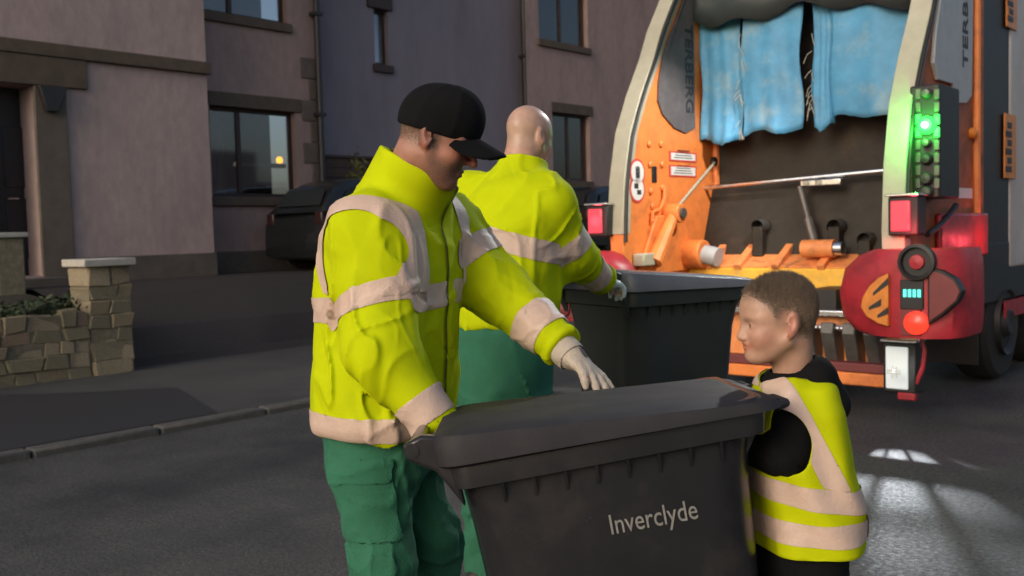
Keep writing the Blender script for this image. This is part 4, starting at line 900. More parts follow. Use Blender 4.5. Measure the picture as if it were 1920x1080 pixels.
def nets(sdf, lo, hi, h, B=8):
    lo = V3(lo); hi = V3(hi); nb = np.ceil((hi-lo)/(h*B)).astype(int)+1; n = nb*B
    gx, gy, gz = np.meshgrid(*[np.arange(k) for k in nb], indexing='ij')
    bc = np.stack([gx, gy, gz], -1).reshape(-1, 3); cen = (lo+(bc*B+(B-1)/2)*h).astype(np.float32)
    dv = sdf(cen); val = np.repeat(np.repeat(np.repeat(np.sign(dv).reshape(nb).astype(np.float32), B, 0), B, 1), B, 2)
    act = np.abs(dv) < B*h*1.35
    off = np.stack(np.meshgrid(*[np.arange(B)]*3, indexing='ij'), -1).reshape(-1, 3); ids = bc[act]*B
    for k in range(0, len(ids), 400):
        q = (ids[k:k+400, None, :]+off[None]).reshape(-1, 3); val[q[:, 0], q[:, 1], q[:, 2]] = sdf((lo+q*h).astype(np.float32))
    s = val < 0
    c8 = [s[dx:n[0]-1+dx, dy:n[1]-1+dy, dz:n[2]-1+dz] for dx in (0, 1) for dy in (0, 1) for dz in (0, 1)]
    cnt = sum(c.astype(np.int8) for c in c8); cells = np.argwhere((cnt > 0) & (cnt < 8)); idx = -np.ones(n-1, dtype=np.int64); idx[cells[:, 0], cells[:, 1], cells[:, 2]] = np.arange(len(cells))
    pos = np.zeros((len(cells), 3), np.float32); num = np.zeros(len(cells), np.float32)
    for ax in range(3):
        for o1 in (0, 1):
            for o2 in (0, 1):
                a = np.zeros(3, int); oth = [k for k in range(3) if k != ax]; a[oth[0]] = o1; a[oth[1]] = o2; b = a.copy(); b[ax] = 1
                ia = cells+a; ib = cells+b; va = val[ia[:, 0], ia[:, 1], ia[:, 2]]; vb = val[ib[:, 0], ib[:, 1], ib[:, 2]]; m = (va < 0) != (vb < 0)
                t = np.where(m, va/np.where(m, va-vb, 1), 0); p = np.tile(a.astype(np.float32), (len(cells), 1)); p[:, ax] = t; pos[m] += p[m]; num[m] += 1
    pos = lo+(cells+pos/num[:, None])*h; faces = []
    for ax in range(3):
        oth = [k for k in range(3) if k != ax]; sl0 = [slice(1, -1)]*3; sl1 = [slice(1, -1)]*3; sl0[ax] = slice(0, -1); sl1[ax] = slice(1, None)
        a = s[tuple(sl0)]; b = s[tuple(sl1)]; e = np.argwhere(a != b); st_ = a[e[:, 0], e[:, 1], e[:, 2]]
        base = e.copy(); base[:, oth[0]] += 1; base[:, oth[1]] += 1
        def cid(d0, d1):
            q = base.copy(); q[:, oth[0]] -= d0; q[:, oth[1]] -= d1; return idx[q[:, 0], q[:, 1], q[:, 2]]
        q = np.stack([cid(1, 1), cid(0, 1), cid(0, 0), cid(1, 0)], 1); flip = st_ if ax != 1 else ~st_; q[~flip] = q[~flip][:, ::-1]; faces.append(q)
    f = np.concatenate(faces); return pos.astype(np.float64), f
def relax(v, f, it=1, lam=0.5):
    e = np.concatenate([f[:, [0, 1]], f[:, [1, 2]], f[:, [2, 3]], f[:, [3, 0]]]); e = np.concatenate([e, e[:, ::-1]])
    deg = np.bincount(e[:, 0], minlength=len(v)).astype(float)[:, None]
    for _ in range(it):
        s = np.stack([np.bincount(e[:, 0], weights=v[e[:, 1], k], minlength=len(v)) for k in range(3)], 1)/np.maximum(deg, 1); v = v+lam*(s-v)
    return v
def sdf_obj(name, sdf, lo, hi, h, m, parent, smooth_it=1, attrs=None):
    v, f = nets(sdf, lo, hi, h); v = relax(v, f, smooth_it)
    me = bpy.data.meshes.new(name); me.vertices.add(len(v)); me.vertices.foreach_set('co', v.ravel())
    me.loops.add(len(f)*4); me.loops.foreach_set('vertex_index', f.ravel().astype(np.int32)); me.polygons.add(len(f))
    me.polygons.foreach_set('loop_start', np.arange(0, len(f)*4, 4, dtype=np.int32)); me.update(calc_edges=True); me.validate()
    if attrs:
        for k, fn in attrs.items():
            a = me.attributes.new(k, 'FLOAT', 'POINT'); a.data.foreach_set('value', np.clip(fn(v.astype(np.float32)), 0, 1).astype(np.float32))
    me.materials.append(MATS[m]); me.shade_smooth(); return link(bpy.data.objects.new(name, me), parent)
def cut_sheet(src, name, m, parent, planes, keep=None, off=0.003, thick=0.0):
    """a strip of cloth cut from a garment between planes (point, normal: the side the normal points to is dropped)"""
    bm = bmesh.new(); bm.from_mesh(src.data); bm.normal_update()
    if keep is not None:
        drop = [f for f in bm.faces if not keep(f.calc_center_median())]; bmesh.ops.delete(bm, geom=drop, context='FACES')
        left = set(bm.faces); small = []
        while left:
            q = [left.pop()]; isl = [q[0]]
            while q:
                f = q.pop()
                for e in f.edges:
                    for g_ in e.link_faces:
                        if g_ in left: left.remove(g_); q.append(g_); isl.append(g_)
            if len(isl) < 60: small += isl
        bmesh.ops.delete(bm, geom=small, context='FACES')
    for co, no in planes: bmesh.ops.bisect_plane(bm, geom=bm.verts[:]+bm.edges[:]+bm.faces[:], plane_co=Vector(co), plane_no=Vector(no), clear_outer=True, dist=1e-5)
    if keep is not None:
        bv = [v for v in bm.verts if v.is_boundary]
        for _ in range(8):
            new = {}
            for v in bv:
                nb = [e.other_vert(v) for e in v.link_edges if e.is_boundary]
                if len(nb) == 2: new[v] = v.co*.4+(nb[0].co+nb[1].co)*.3
            for v, c in new.items(): v.co = c
    bm.normal_update()
    for v in bm.verts: v.co += v.normal*off
    for f in bm.faces: f.smooth = True
    me = bpy.data.meshes.new(name); bm.to_mesh(me); bm.free()
    for k in list(me.attributes):
        if k.name in ('hair', 'flush'): me.attributes.remove(k)
    me.materials.clear(); me.materials.append(MATS[m]); o = link(bpy.data.objects.new(name, me), parent)
    if thick: so = o.modifiers.new('solid', 'SOLIDIFY'); so.thickness = thick; so.offset = -1
    return o
def seg_dist(p, a, b):
    d = Vector(b)-Vector(a); t = max(0, min(1, (p-Vector(a)).dot(d)/d.length_squared)); return (p-Vector(a)-d*t).length
def limb_band(src, name, m, parent, a, b, t0, t1, rad, off=0.003, tilt=(0, 0, 0)):
    a, b = Vector(a), Vector(b); d = (b-a).normalized()+Vector(tilt); L = (b-a).length; dd = (b-a).normalized()
    return cut_sheet(src, name, m, parent, [(a+dd*L*t0, -d), (a+dd*L*t1, d)], keep=lambda p: seg_dist(p, a, b) < rad, off=off)

# ------------------------------------------------------------------ head in its own frame: x forward, y left, z up, size 1 = adult
def head_sdf(P, M, sc, child=False):
    """M: head frame (4x4, origin mid-head)"""
    Mi = np.array(M.inverted(), dtype=np.float32); Q = (P@Mi[:3, :3].T+Mi[:3, 3])/sc
    A = Q.copy(); A[:, 1] = np.abs(A[:, 1])
    cz = 1.04 if child else 1.0; jw = 0.84 if child else 1.0
    d = ell(Q, (-.006, 0, .036), (.099, .0765, .090*cz))
    d = smin(d, ell(Q, (.036, 0, -.040), (.058, .058, .078*jw)), .03)
    d = smin(d, ell(Q, (.030, 0, .030), (.066, .066, .068)), .03)
    d = smin(d, rc(A, (.002, .056, -.045), (.066, .016, -.100*jw), .018*jw, .017*jw), .03)          # jaw
    d = smin(d, ell(Q, (.078, 0, -.100*jw), (.018, .021, .017)), .02)                               # chin
    d = smin(d, rc(A, (.084, .010, .022), (.066, .050, .020), .010 if not child else .006, .008), .018)   # brow
    d = smin(d, ell(A, (.058, .040, -.030), (.028, .024, .028)), .02)                               # cheek
    d = smax(d, -ell(A, (.098, .031, .001), (.019, .020, .0125)), .014)                             # eye socket
    d = smin(d, ell(A, (.0745, .031, .000), (.0135, .0145, .0125)), .004)                           # closed upper lid / eyeball
    d = smin(d, rc(Q, (.090, 0, .012), (.1165 if not child else .104, 0, -.026), .0070, .0100), .012)     # nose
    d = smin(d, ell(Q, (.1160 if not child else .104, 0, -.031), (.0110, .0120, .0095)), .008)
    d = smin(d, ell(A, (.099, .0125, -.033), (.010, .007, .007)), .008)
    d = smin(d, ell(Q, (.093, 0, -.0585*jw), (.009, .022, .0062)), .006)                            # lips
    d = smin(d, ell(Q, (.0915, 0, -.0705*jw), (.0095, .020, .0070)), .006)
    d = smax(d, -ell(Q, (.105, 0, -.0645*jw), (.010, .022, .0016)), .004)
    # ear: flat shell with a hollow
    em = Matrix.Rotation(R(-14), 4, 'Y') @ Matrix.Rotation(R(22), 4, 'Z')
    e = ell(A, (-.012, .080, -.003), (.0205, .0080, .034), em); e = smax(e, -ell(A, (-.005, .0875, .004), (.011, .0065, .020), em), .005); e = smin(e, rc(A, (-.004, .080, -.028), (.0, .077, -.034), .006, .005), .008)
    d = smin(d, e, .006)
    return d*sc
def local(v, M, sc):
    Mi = np.array(M.inverted(), dtype=np.float32); return (v.astype(np.float32)@Mi[:3, :3].T+Mi[:3, 3])/sc
def sstep(x, a, b): t = np.clip((x-a)/(b-a), 0, 1); return t*t*(3-2*t)
def head_frame(c, yaw, pitch, roll=0.0):         # yaw about z (0 = +X), pitch > 0 looks down
    return Matrix.Translation(c) @ Matrix.Rotation(yaw, 4, 'Z') @ Matrix.Rotation(pitch, 4, 'Y') @ Matrix.Rotation(roll, 4, 'X')
def eyes(parent, M, sc, child=False):
    for s in (-1, 1):
        c = M @ Vector((.0762*sc, s*.031*sc, .0005*sc))
        bm = bmesh.new(); bmesh.ops.create_uvsphere(bm, u_segments=14, v_segments=10, radius=.0108*sc); bm.transform(M.to_3x3().to_4x4()); bm.transform(Matrix.Translation(c))
        me = bpy.data.meshes.new('eye'); bm.to_mesh(me); bm.free(); me.materials.append(MATS['eye_white']); me.shade_smooth(); e = link(bpy.data.objects.new('eye', me), parent)
        MB().lathe([(.0056*sc, .0090*sc), (.0050*sc, .0108*sc), (.001, .0112*sc)], c, M.to_3x3() @ Vector((1, 0, 0)), 12).build('iris', 'iris', e)
# ------------------------------------------------------------------ hand: x along fingers, y towards the thumb, z = back of hand
def hand_sdf(P, M, sc, curl, spread=0.10, thumb=None, fat=1.0):
    Mi = np.array(M.inverted(), dtype=np.float32); Q = (P@Mi[:3, :3].T+Mi[:3, 3])/sc
    d = ell(Q, (.045, 0, 0), (.056, .041, .0165*fat)); d = smin(d, rc(Q, (-.01, 0, 0), (.03, 0, 0), .027, .027), .02)
    d = smin(d, rc(Q, (.02, .022, -.006), (.05, .030, -.008), .016, .014), .015)
    for k, (y, L) in enumerate(((.030, .074), (.010, .082), (-.011, .077), (-.030, .060))):
        a = (1.5-k)*spread; c = curl[k] if isinstance(curl, (list, tuple)) else curl; p = Vector((.082-.006*abs(k-1.2), y, .0)); th = 0.0
        for j, fr in enumerate((.46, .30, .24)):
            th += c*(1.0, 1.1, .7)[j]; q = p+Vector((math.cos(th)*math.cos(a), math.cos(th)*math.sin(a), -math.sin(th)))*L*fr
            d = smin(d, rc(Q, p, q, (.0098-.0010*j)*fat, (.0090-.0011*j)*fat), .006 if j else .010); p = q
    t = thumb or ((.018, .030, -.006), (.040, .058, -.018), (.066, .068, -.026))
    d = smin(d, rc(Q, t[0], t[1], .0145*fat, .0118*fat), .014); d = smin(d, rc(Q, t[1], t[2], .0115*fat, .0095*fat), .006)
    return d*sc
def strands(name, src, M, sc, maskf, per, length, m, parent, seed=1):
    """short cropped hair: thin blades rooted in the scalp"""
    rnd = np.random.RandomState(seed); me = src.data; n = len(me.vertices); co = np.empty(n*3); me.vertices.foreach_get('co', co); co = co.reshape(-1, 3)
    no = np.empty(n*3); me.vertex_normals.foreach_get('vector', no); no = no.reshape(-1, 3); q = local(co, M, sc); k = maskf(q)
    idx = np.where(k > 0.02)[0]; idx = np.repeat(idx, per); idx = idx[rnd.rand(len(idx)) < k[idx]]
    back = np.array(M.to_3x3() @ Vector((-.75, 0, -.35))); p = co[idx]+rnd.normal(0, .0022, (len(idx), 3)); nn = no[idx]
    p = p-nn*((p-co[idx])*nn).sum(1)[:, None]-nn*.0006; d = nn*.55+back*.7+rnd.normal(0, .22, nn.shape); d /= np.linalg.norm(d, axis=1)[:, None]
    L = (length(q[idx])*(.7+.6*rnd.rand(len(idx))))[:, None]; s = np.cross(d, nn+.01); s /= np.linalg.norm(s, axis=1)[:, None]+1e-9; w_ = .00055
    v = np.stack([p-s*w_, p+s*w_, p+d*L+nn*L*.1], 1).reshape(-1, 3); f = np.arange(len(v)).reshape(-1, 3)
    h = bpy.data.meshes.new(name); h.from_pydata(v.tolist(), [], f.tolist()); h.materials.append(MATS[m]); o = link(bpy.data.objects.new(name, h), parent); o['kind'] = 'stuff'; return o
def boot(parent, ankle, dirx, name='boot'):
    f = Vector((dirx[0], dirx[1], 0)).normalized(); a = Vector((ankle[0], ankle[1], 0)); s_ = Vector((-f.y, f.x, 0))
    def sdf(P):
        d = rc(P, a-f*.05+Vector((0, 0, .05)), a+f*.15+Vector((0, 0, .04)), .046, .040)
        d = smin(d, rc(P, a+Vector((0, 0, .08)), a+Vector((0, 0, .22)), .052, .055), .04)
        return np.maximum(d, .0-P[:, 2]+0.002)
    return sdf_obj(name, sdf, a-Vector((.25, .25, .02)), a+Vector((.25, .25, .30)), .008, 'boot', parent)
# ================================================================== worker with the cap
def J(px, py, d): return at(px, py, d)
w1 = empty('person', (-0.36, 2.78, 0)); tag(w1, 'worker in yellow hi-vis jacket and black cap gripping the tipped bin', 'person')
w1.rotation_euler = (0, 0, 0); O1 = Vector(w1.location)
def j1(px, py, d): return J(px, py, d)-O1
FW = Vector((math.cos(R(-22)), math.sin(R(-22)), 0))        # chest direction
SD = Vector((-FW.y, FW.x, 0))                               # his left
# joints
hc = j1(818, 256, 2.62); HM = head_frame(hc, R(-4), R(24), R(3))
HS = 1.02
nb_ = j1(748, 372, 2.76); shR = j1(686, 432, 2.60); elR = j1(712, 655, 2.50); wrR = j1(822, 806, 2.46)
shL = j1(842, 432, 2.95); elL = j1(935, 545, 2.90); wrL = j1(1060, 656, 2.72)
def tz(py): return j1(730, py, 2.78).z
def tc(px, py): p = j1(px, py, 2.78); return (p.x, p.y, p.z)
pel = j1(722, 860, 2.80); hipR = pel-SD*.095+Vector((0, 0, -.02)); hipL = pel+SD*.095+Vector((0, 0, -.02))
kR = Vector((0.00, -.13, .52)); kL = Vector((.10, .07, .53)); aR = Vector((-.06, -.14, .09)); aL = Vector((.08, .10, .09))
kR.x += pel.x*.5; kL.x += pel.x*.5
HANDM1L = None
def hand_frame(o, x, back): 
    x = Vector(x).normalized(); z = Vector(back); z = (z-x*z.dot(x)).normalized(); y = z.cross(x); return frame_mat(o, x, y, z)
hbL = j1(1064, 662, 2.71); hL_dir = j1(1150, 732, 2.60)-hbL
GML = hand_frame(hbL, hL_dir, (0.55, -.25, 1.0))             # left glove lying on the far lid edge
hdl = bin1.matrix_basis @ Vector((-.125, .02, 1.005))-O1    # bin handle
GMR = hand_frame(wrR+Vector((0.0, 0, -.005)), (hdl-wrR)+Vector((.06, 0, -.03)), (-.5, -.55, .55))
chest = [(tc(722, 870), .130, .090), (tc(722, 800), .150, .105), (tc(728, 640), .165, .12), (tc(735, 500), .185, .125), (tc(742, 420), .185, .115), (tc(748, 385), .12, .09)]
def body1(P):
    d = head_sdf(P, HM, HS)
    nk = HM @ Vector((-.028, 0, -.055)); d = smin(d, rc(P, nk, nb_, .062, .070), .03)
    d = smin(d, stack(P, chest, FW), .04)
    for a, b, c in ((shR, elR, wrR), (shL, elL, wrL)):
        d = smin(d, rc(P, a, b, .052, .042), .05); d = smin(d, rc(P, b, c, .042, .028), .02)
    for a, b, c in ((hipR, kR, aR), (hipL, kL, aL)):
        d = smin(d, rc(P, a, b, .070, .050), .03); d = smin(d, rc(P, b, c, .050, .036), .03); d = smin(d, rc(P, c, c+FW*.12+Vector((0, 0, -.045)), .036, .026), .02)
    d = smin(d, hand_sdf(P, GML, .93, .12), .01); d = smin(d, hand_sdf(P, GMR, .93, .6), .01)
    return d
def hair1(v):
    q = local(v, HM, HS); up = sstep(q[:, 2], -.055, -.01)*sstep(-q[:, 0], -.03, .0)*(1-sstep(q[:, 0], .01, .03))
    beard = sstep(-q[:, 2], .030, .060)*sstep(q[:, 0], -.005, .03)*sstep(-q[:, 2], -.2, .15)*1.0
    mo = np.exp(-((q[:, 0]-.095)**2+(q[:, 2]+.048)**2)/.00015)
    side = np.exp(-((q[:, 0]-.018)/.012)**2)*sstep(q[:, 2], -.05, -.02)*sstep(-q[:, 2], -.05, .0)
    inh = sstep(q[:, 2], -.16, -.13); return np.clip(up*.62+beard*.72+mo*.6+side*.6, 0, .9)*inh
def flush1(v):
    q = local(v, HM, HS); a = np.abs(q[:, 1]); ear = sstep(a, .074, .082)*.9
    return np.clip(ear+.6*np.exp(-((q[:, 0]-.105)**2+(q[:, 2]+.03)**2)/.0006)+.35*np.exp(-((q[:, 0]-.06)**2+(q[:, 2]+.03)**2)/.0012)+.25*sstep(-q[:, 2], .06, .10), 0, 1)
lo = Vector((-.45, -.55, -.01)); hi = Vector((1.0, .55, 1.92))
b1 = sdf_obj('body', body1, lo, hi, .0046, 'skin_capped', w1, 1, {'hair': hair1, 'flush': flush1})
eyes(b1, HM, HS)
strands('hair', b1, HM, HS, lambda q: .8*sstep(q[:, 2], -.055, -.005)*(1-sstep(q[:, 0], .015, .035))*(np.abs(q[:, 1]) < .0785)*(q[:, 2] < .05), 6, lambda q: .003+0*q[:, 0], 'hair_brown', b1, 2)
# jacket
jk = [(tc(722, 808), .215, .178), (tc(722, 780), .225, .188), (tc(724, 700), .225, .190), (tc(728, 600), .222, .188), (tc(732, 500), .225, .184), (tc(738, 440), .215, .165), (tc(746, 395), .165, .125), (tc(752, 365), .10, .085)]
# stand-up collar
cB = j1(742, 395, 2.77); cT = j1(786, 312, 2.70); rimN = (Vector(j1(712, 262, 2.7))-Vector(j1(846, 350, 2.7))).normalized()
rimN = Vector((.50, -.05, .86)).normalized()
rimP = j1(782, 308, 2.70)
def jacket1(P):
    d = stack(P, jk, FW, 2.3)
    d = smin(d, rc(P, shR+Vector((.02, .02, -.01)), elR, .100, .086), .07); 
    d = smin(d, rc(P, elR, wrR+(wrR-elR)*.1, .086, .058), .06)
    d = smin(d, rc(P, shL-SD*.02, elL, .098, .082), .06); d = smin(d, rc(P, elL, wrL+(wrL-elL)*.1, .082, .054), .05)
    d = smin(d, rc(P, nb_+Vector((0, 0, -.03)), shR, .085, .085), .06); d = smin(d, rc(P, nb_+Vector((0, 0, -.03)), shL, .085, .085), .06)
    col = smin(rc(P, cB, cT, .120, .119), rc(P, cB+FW*.02, cT+FW*.01, .118, .115), .02)
    d = smin(d, col, .035)
    mk = np.clip((np.linalg.norm(P-V3(cT), axis=1)-.14)*9, 0, 1); d0 = d
    d = d+crease(P, shR, elR, .009, 22, 1.0) + crease(P, elR, wrR, .010, 30, 2.0) + crease(P, shL, elL, .010, 24, 3.0) + crease(P, elL, wrL, .010, 34, 4.0)
    d = d+wrinkle(P, .015, 9, (1.25, 1.25, .42), 1.0)+wrinkle(P, .007, 17, (1, 1, .7), 4.0)
    d += folds(P, elR, wrR, .004, 95, .88, 1.3, 2.0) + folds(P, elL, wrL, .004, 95, .82, 1.3, 4.0)
    tw = (P[:, 0]*FW.x+P[:, 1]*FW.y); d += .008*np.clip(.3+1.6*vnoise(P+9, 4.0), 0, 1)*(1-np.abs(np.sin(P[:, 2]*7+tw*12+vnoise(P, 4)*2.0)))**4
    d += .007*vnoise(P*np.array([1, 1, .5], np.float32), 6)+.002*vnoise(P*np.array([1, 1, .6], np.float32), 18)
    d += .004*np.sin((P[:, 2]*26+P[:, 0]*22+vnoise(P, 5)*3.0))*sstep(-P[:, 2], -1.10, -.92)
    d = d0+(d-d0)*mk+.003*vnoise(P, 14)
    d = smax(d, -(rc(P, cB-FW*.0, cT+(cT-cB)*1.2, .094, .101)), .01)
    rp = (P-V3(rimP))@V3(rimN); d = smax(d, np.where(np.linalg.norm(P-V3(rimP), axis=1) < .25, rp, -1.0), .006)
    d = cut_end(d, P, wrR-(wrR-elR)*.0, wrR-elR, .10); d = cut_end(d, P, wrL-(wrL-elL)*.03, wrL-elL, .10)
    return d
lo = Vector((-.42, -.60, .72)); hi = Vector((.86, .60, 1.62))
jo = sdf_obj('jacket', jacket1, lo, hi, .0052, 'hivis', w1, 1)
tp = 'tape'
armfree = lambda p: seg_dist(p, shR, elR) > .108 and seg_dist(p, elR, wrR) > .098 and seg_dist(p, shL, elL) > .125 and seg_dist(p, elL, wrL) > .115
def tband(p0, p1, p2, p3): # px heights at left and right edges for the lower and upper border
    pass
za_, zb_ = tz(600), tz(540)
tilt = Vector((.12, 0, 1)).normalized()
cut_sheet(jo, 'reflective_band', tp, jo, [((pel.x, 0, tz(584)), -Vector((-.10, 0, 1))), ((pel.x, 0, tz(540)), Vector((-.10, 0, 1)))], keep=armfree)
cut_sheet(jo, 'hem_band', tp, jo, [((pel.x, 0, tz(800)), -Vector((.04, 0, 1))), ((pel.x, 0, tz(758)), Vector((.04, 0, 1)))], keep=lambda p: seg_dist(p, elR, wrR) > .10 and seg_dist(p, elL, wrL) > .2)
limb_band(jo, 'sleeve_band', tp, jo, shR, elR, .52, .70, .15, tilt=(.12, 0, .0))
limb_band(jo, 'cuff_band', tp, jo, elR, wrR, .62, .90, .105)
limb_band(jo, 'sleeve_band', tp, jo, shL, elL, .32, .60, .15)
limb_band(jo, 'cuff_band', tp, jo, elL, wrL, .50, .80, .12)
# shoulder straps: strips over each shoulder, front to back
Aa = j1(697, 484, 2.60)
def arcr(p): q = p-Aa; q = q-SD*q.dot(SD); return q.length
cut_sheet(jo, 'shoulder_strap', tp, jo, [((0, 0, tz(541)), (0, 0, -1))], keep=lambda p: (p-Vector(tc(736, 430))).dot(SD) < -.118 and .126 < arcr(p) < .162 and (p-cT).length > .13, off=.0045)
for s, o_ in ((1, .118),):
    c = Vector(tc(736, 430)); pt = c+SD*s*o_
    cut_sheet(jo, 'shoulder_strap', tp, jo, [(pt-SD*.026, -SD), (pt+SD*.026, SD), ((0, 0, tz(538)), (0, 0, -1))], keep=lambda p: (seg_dist(p, shL+(elL-shL)*.15, elL) > .115 and seg_dist(p, shR+(elR-shR)*.30, elR) > .112) and (p-cT).length > .14 and (p-cB).length > .125, off=.0042)
# front placket and zip line
c = Vector(tc(736, 600)); zp = c
cut_sheet(jo, 'zip_placket', 'hivis', jo, [(zp-SD*.022, -SD), (zp+SD*.022, SD)], keep=lambda p: (p-c).dot(FW) > .02 and armfree(p) and p.z < nb_.z-.02, off=.006)
cut_sheet(jo, 'zip', 'zip', jo, [(zp-SD*.029, -SD), (zp-SD*.0225, SD)], keep=lambda p: (p-c).dot(FW) > .02 and armfree(p), off=.0045)
# armhole seam and cuff ends
limb_band(jo, 'cuff', 'hivis', jo, elR, wrR, .94, 1.2, .12, off=.004); limb_band(jo, 'cuff', 'hivis', jo, elL, wrL, .90, 1.2, .12, off=.004)
# chest logo: small dark stitched lines
ctr = c+FW*.19+SD*.07; 
# trousers
def trousers1(P):
    d = stack(P, [((pel.x, pel.y, .74), .17, .145), ((pel.x, pel.y, .86), .185, .155), ((pel.x, pel.y, 1.0), .17, .14)], FW)
    for a, b, c_, sd_ in ((hipR, kR, aR, 0), (hipL, kL, aL, 5)):
        d = smin(d, rc(P, a, b, .108, .084), .05); d = smin(d, rc(P, b, c_+Vector((0, 0, -.02)), .084, .076), .04)
        d += folds(P, a, b, .006, 36, .3, 1.1, 7+sd_, 2.0)+folds(P, b, c_, .008, 40, .0, 1.0, 9+sd_, 2.0)
    d += crease(P, hipR, kR, .012, 14, 41., .16)+crease(P, kR, aR, .012, 18, 42., .14)+crease(P, hipL, kL, .011, 14, 43., .16)
    d += .004*vnoise(P*np.array([1, 1, .5], np.float32), 11)+wrinkle(P, .014, 8, (1.3, 1.3, .55), 31.)+wrinkle(P, .007, 15, (1, 1, .8), 33.)
    return np.maximum(d, .06-P[:, 2])
to = sdf_obj('trousers', trousers1, Vector((-.45, -.5, .04)), Vector((.5, .45, 1.02)), .0064, 'work_green', w1, 1)
kp = kR+Vector((0, 0, .22))
cut_sheet(to, 'thigh_pocket', 'work_green', to, [((0, 0, .60), (0, 0, -1)), ((0, 0, .80), (0, 0, 1)), (kp-FW*.085, -FW), (kp+FW*.085, FW)], keep=lambda p: (p-kp).dot(SD) < -.02, off=.007)
cut_sheet(to, 'pocket_flap', 'work_green', to, [((0, 0, .755), (0, 0, -1)), ((0, 0, .815), (0, 0, 1)), (kp-FW*.09, -FW), (kp+FW*.09, FW)], keep=lambda p: (p-kp).dot(SD) < -.02, off=.012)
boot(w1, aR, FW); boot(w1, aL, FW)
# gloves
def gl(M, curl, wa, wb, thumb=None, spread=.10):
    def f(P):
        d = hand_sdf(P, M, 1.03, curl, spread, thumb, 1.28); d = smin(d, rc(P, wa, wb, .043, .040), .02); return d+.0012*vnoise(P, 60)
    return f
g1 = sdf_obj('glove', gl(GML, [.10, .14, .20, .28], wrL-(wrL-elL)*.20, hbL), hbL-Vector((.25, .25, .25)), hbL+Vector((.27, .25, .25)), .0034, 'glove', w1, 1)
lg = GML @ Vector((.042, .004, .0)); nz = GML.to_3x3() @ Vector((0, 0, 1)); ax = GML.to_3x3() @ Vector((1, 0, 0)); ay = GML.to_3x3() @ Vector((0, 1, 0))
cut_sheet(g1, 'glove_logo', 'glove_print', g1, [(lg-ax*.014, -ax), (lg+ax*.014, ax), (lg-ay*.012, -ay), (lg+ay*.012, ay)], keep=lambda p: (p-lg).dot(nz) > 0, off=.0012)
limb_band(g1, 'glove_cuff', 'glove', g1, elL, wrL+(wrL-elL)*.12, .78, .99, .07, off=.004)
sdf_obj('glove', gl(GMR, .62, wrR-(wrR-elR)*.18, wrR), wrR-Vector((.25, .25, .25)), wrR+Vector((.27, .25, .25)), .004, 'glove', w1, 1)
# cap: six-panel crown, button, curved peak
def capf(P):
    Q = local(P, HM, HS)
    d = ell(Q, (-.006, 0, .035), (.1075, .088, .100))
    d = smin(d, ell(Q, (.032, 0, .066), (.070, .066, .070)), .03)
    th = np.arctan2(Q[:, 1], Q[:, 0]); d += .0022*np.abs(np.cos(th*3))**14*-1
    d = smax(d, (.006+.10*Q[:, 0])-Q[:, 2], .006)
    d = smax(d, -ell(Q, (-.006, 0, .033), (.098, .079, .084)), .004)
    d = smin(d, ell(Q, (.006, 0, .136), (.009, .009, .006)), .004)
    return d*HS
def peakf(P):
    Q = local(P, HM, HS); x = Q[:, 0]; y = Q[:, 1]; zc_ = .037-.15*(x-.08)-7.0*y*y
    d = np.abs(Q[:, 2]-zc_)-.0040; e = (np.sqrt(((x-.078)/.112)**2+(y/.086)**2)-1)*.08
    d = smax(d, e, .006); d = smax(d, .072-x-3.5*y*y, .005); return d*HS*.85
cp = sdf_obj('cap', capf, hc-Vector((.22, .2, .18)), hc+Vector((.24, .2, .22)), .0036, 'cap_cloth', w1, 1)
sdf_obj('peak', peakf, hc-Vector((.1, .16, .2)), hc+Vector((.28, .16, .12)), .0032, 'cap_cloth', cp, 1)
# brows
for s in (-1, 1):
    MB().tube([HM @ Vector(q)*1 for q in ((.0935*HS, s*.012*HS, .020*HS), (.092*HS, s*.028*HS, .026*HS), (.080*HS, s*.044*HS, .022*HS))], [.003, .0038, .002], 8).build('eyebrow', 'hair_brown', b1)

# ================================================================== bald worker, seen from behind
w2p = at(945, 700, 3.72); w2 = empty('person', (w2p.x, 3.72, 0)); tag(w2, 'bald worker in yellow hi-vis jacket, back to the camera, reaching for the far bin', 'person')
O2 = Vector(w2.location)
def j2(px, py, d): return J(px, py, d)-O2
F2 = Vector((math.cos(R(52)), math.sin(R(52)), 0)); S2 = Vector((-F2.y, F2.x, 0))
h2 = j2(991, 258, 3.84); HM2 = head_frame(h2, R(46), R(10), R(0)); HS2 = .97
nb2 = j2(972, 322, 3.80)
sh2R = j2(1032, 385, 3.68); el2R = j2(1072, 478, 3.78); wr2R = j2(1132, 528, 4.0)
sh2L = j2(880, 372, 3.95); el2L = j2(905, 470, 4.22); wr2L = j2(1000, 520, 4.40)
pel2 = j2(935, 660, 3.70)
def t2(px, py): p = j2(px, py, 3.75); return (p.x, p.y, p.z)
hip2 = [pel2-S2*.10, pel2+S2*.10]; k2 = [Vector((pel2.x+.04, pel2.y-.05, .52)), Vector((pel2.x-.06, pel2.y+.18, .52))]; a2 = [Vector((k2[0].x-.05, k2[0].y-.06, .09)), Vector((k2[1].x-.02, k2[1].y-.02, .09))]
hand2 = j2(1150, 532, 4.06)
GM2 = hand_frame(wr2R, (hand2-wr2R)+Vector((.02, .02, -.005)), (-.1, -.3, 1.0)); GM2L = hand_frame(wr2L, (.8, .3, -.2), (0, -.3, 1))
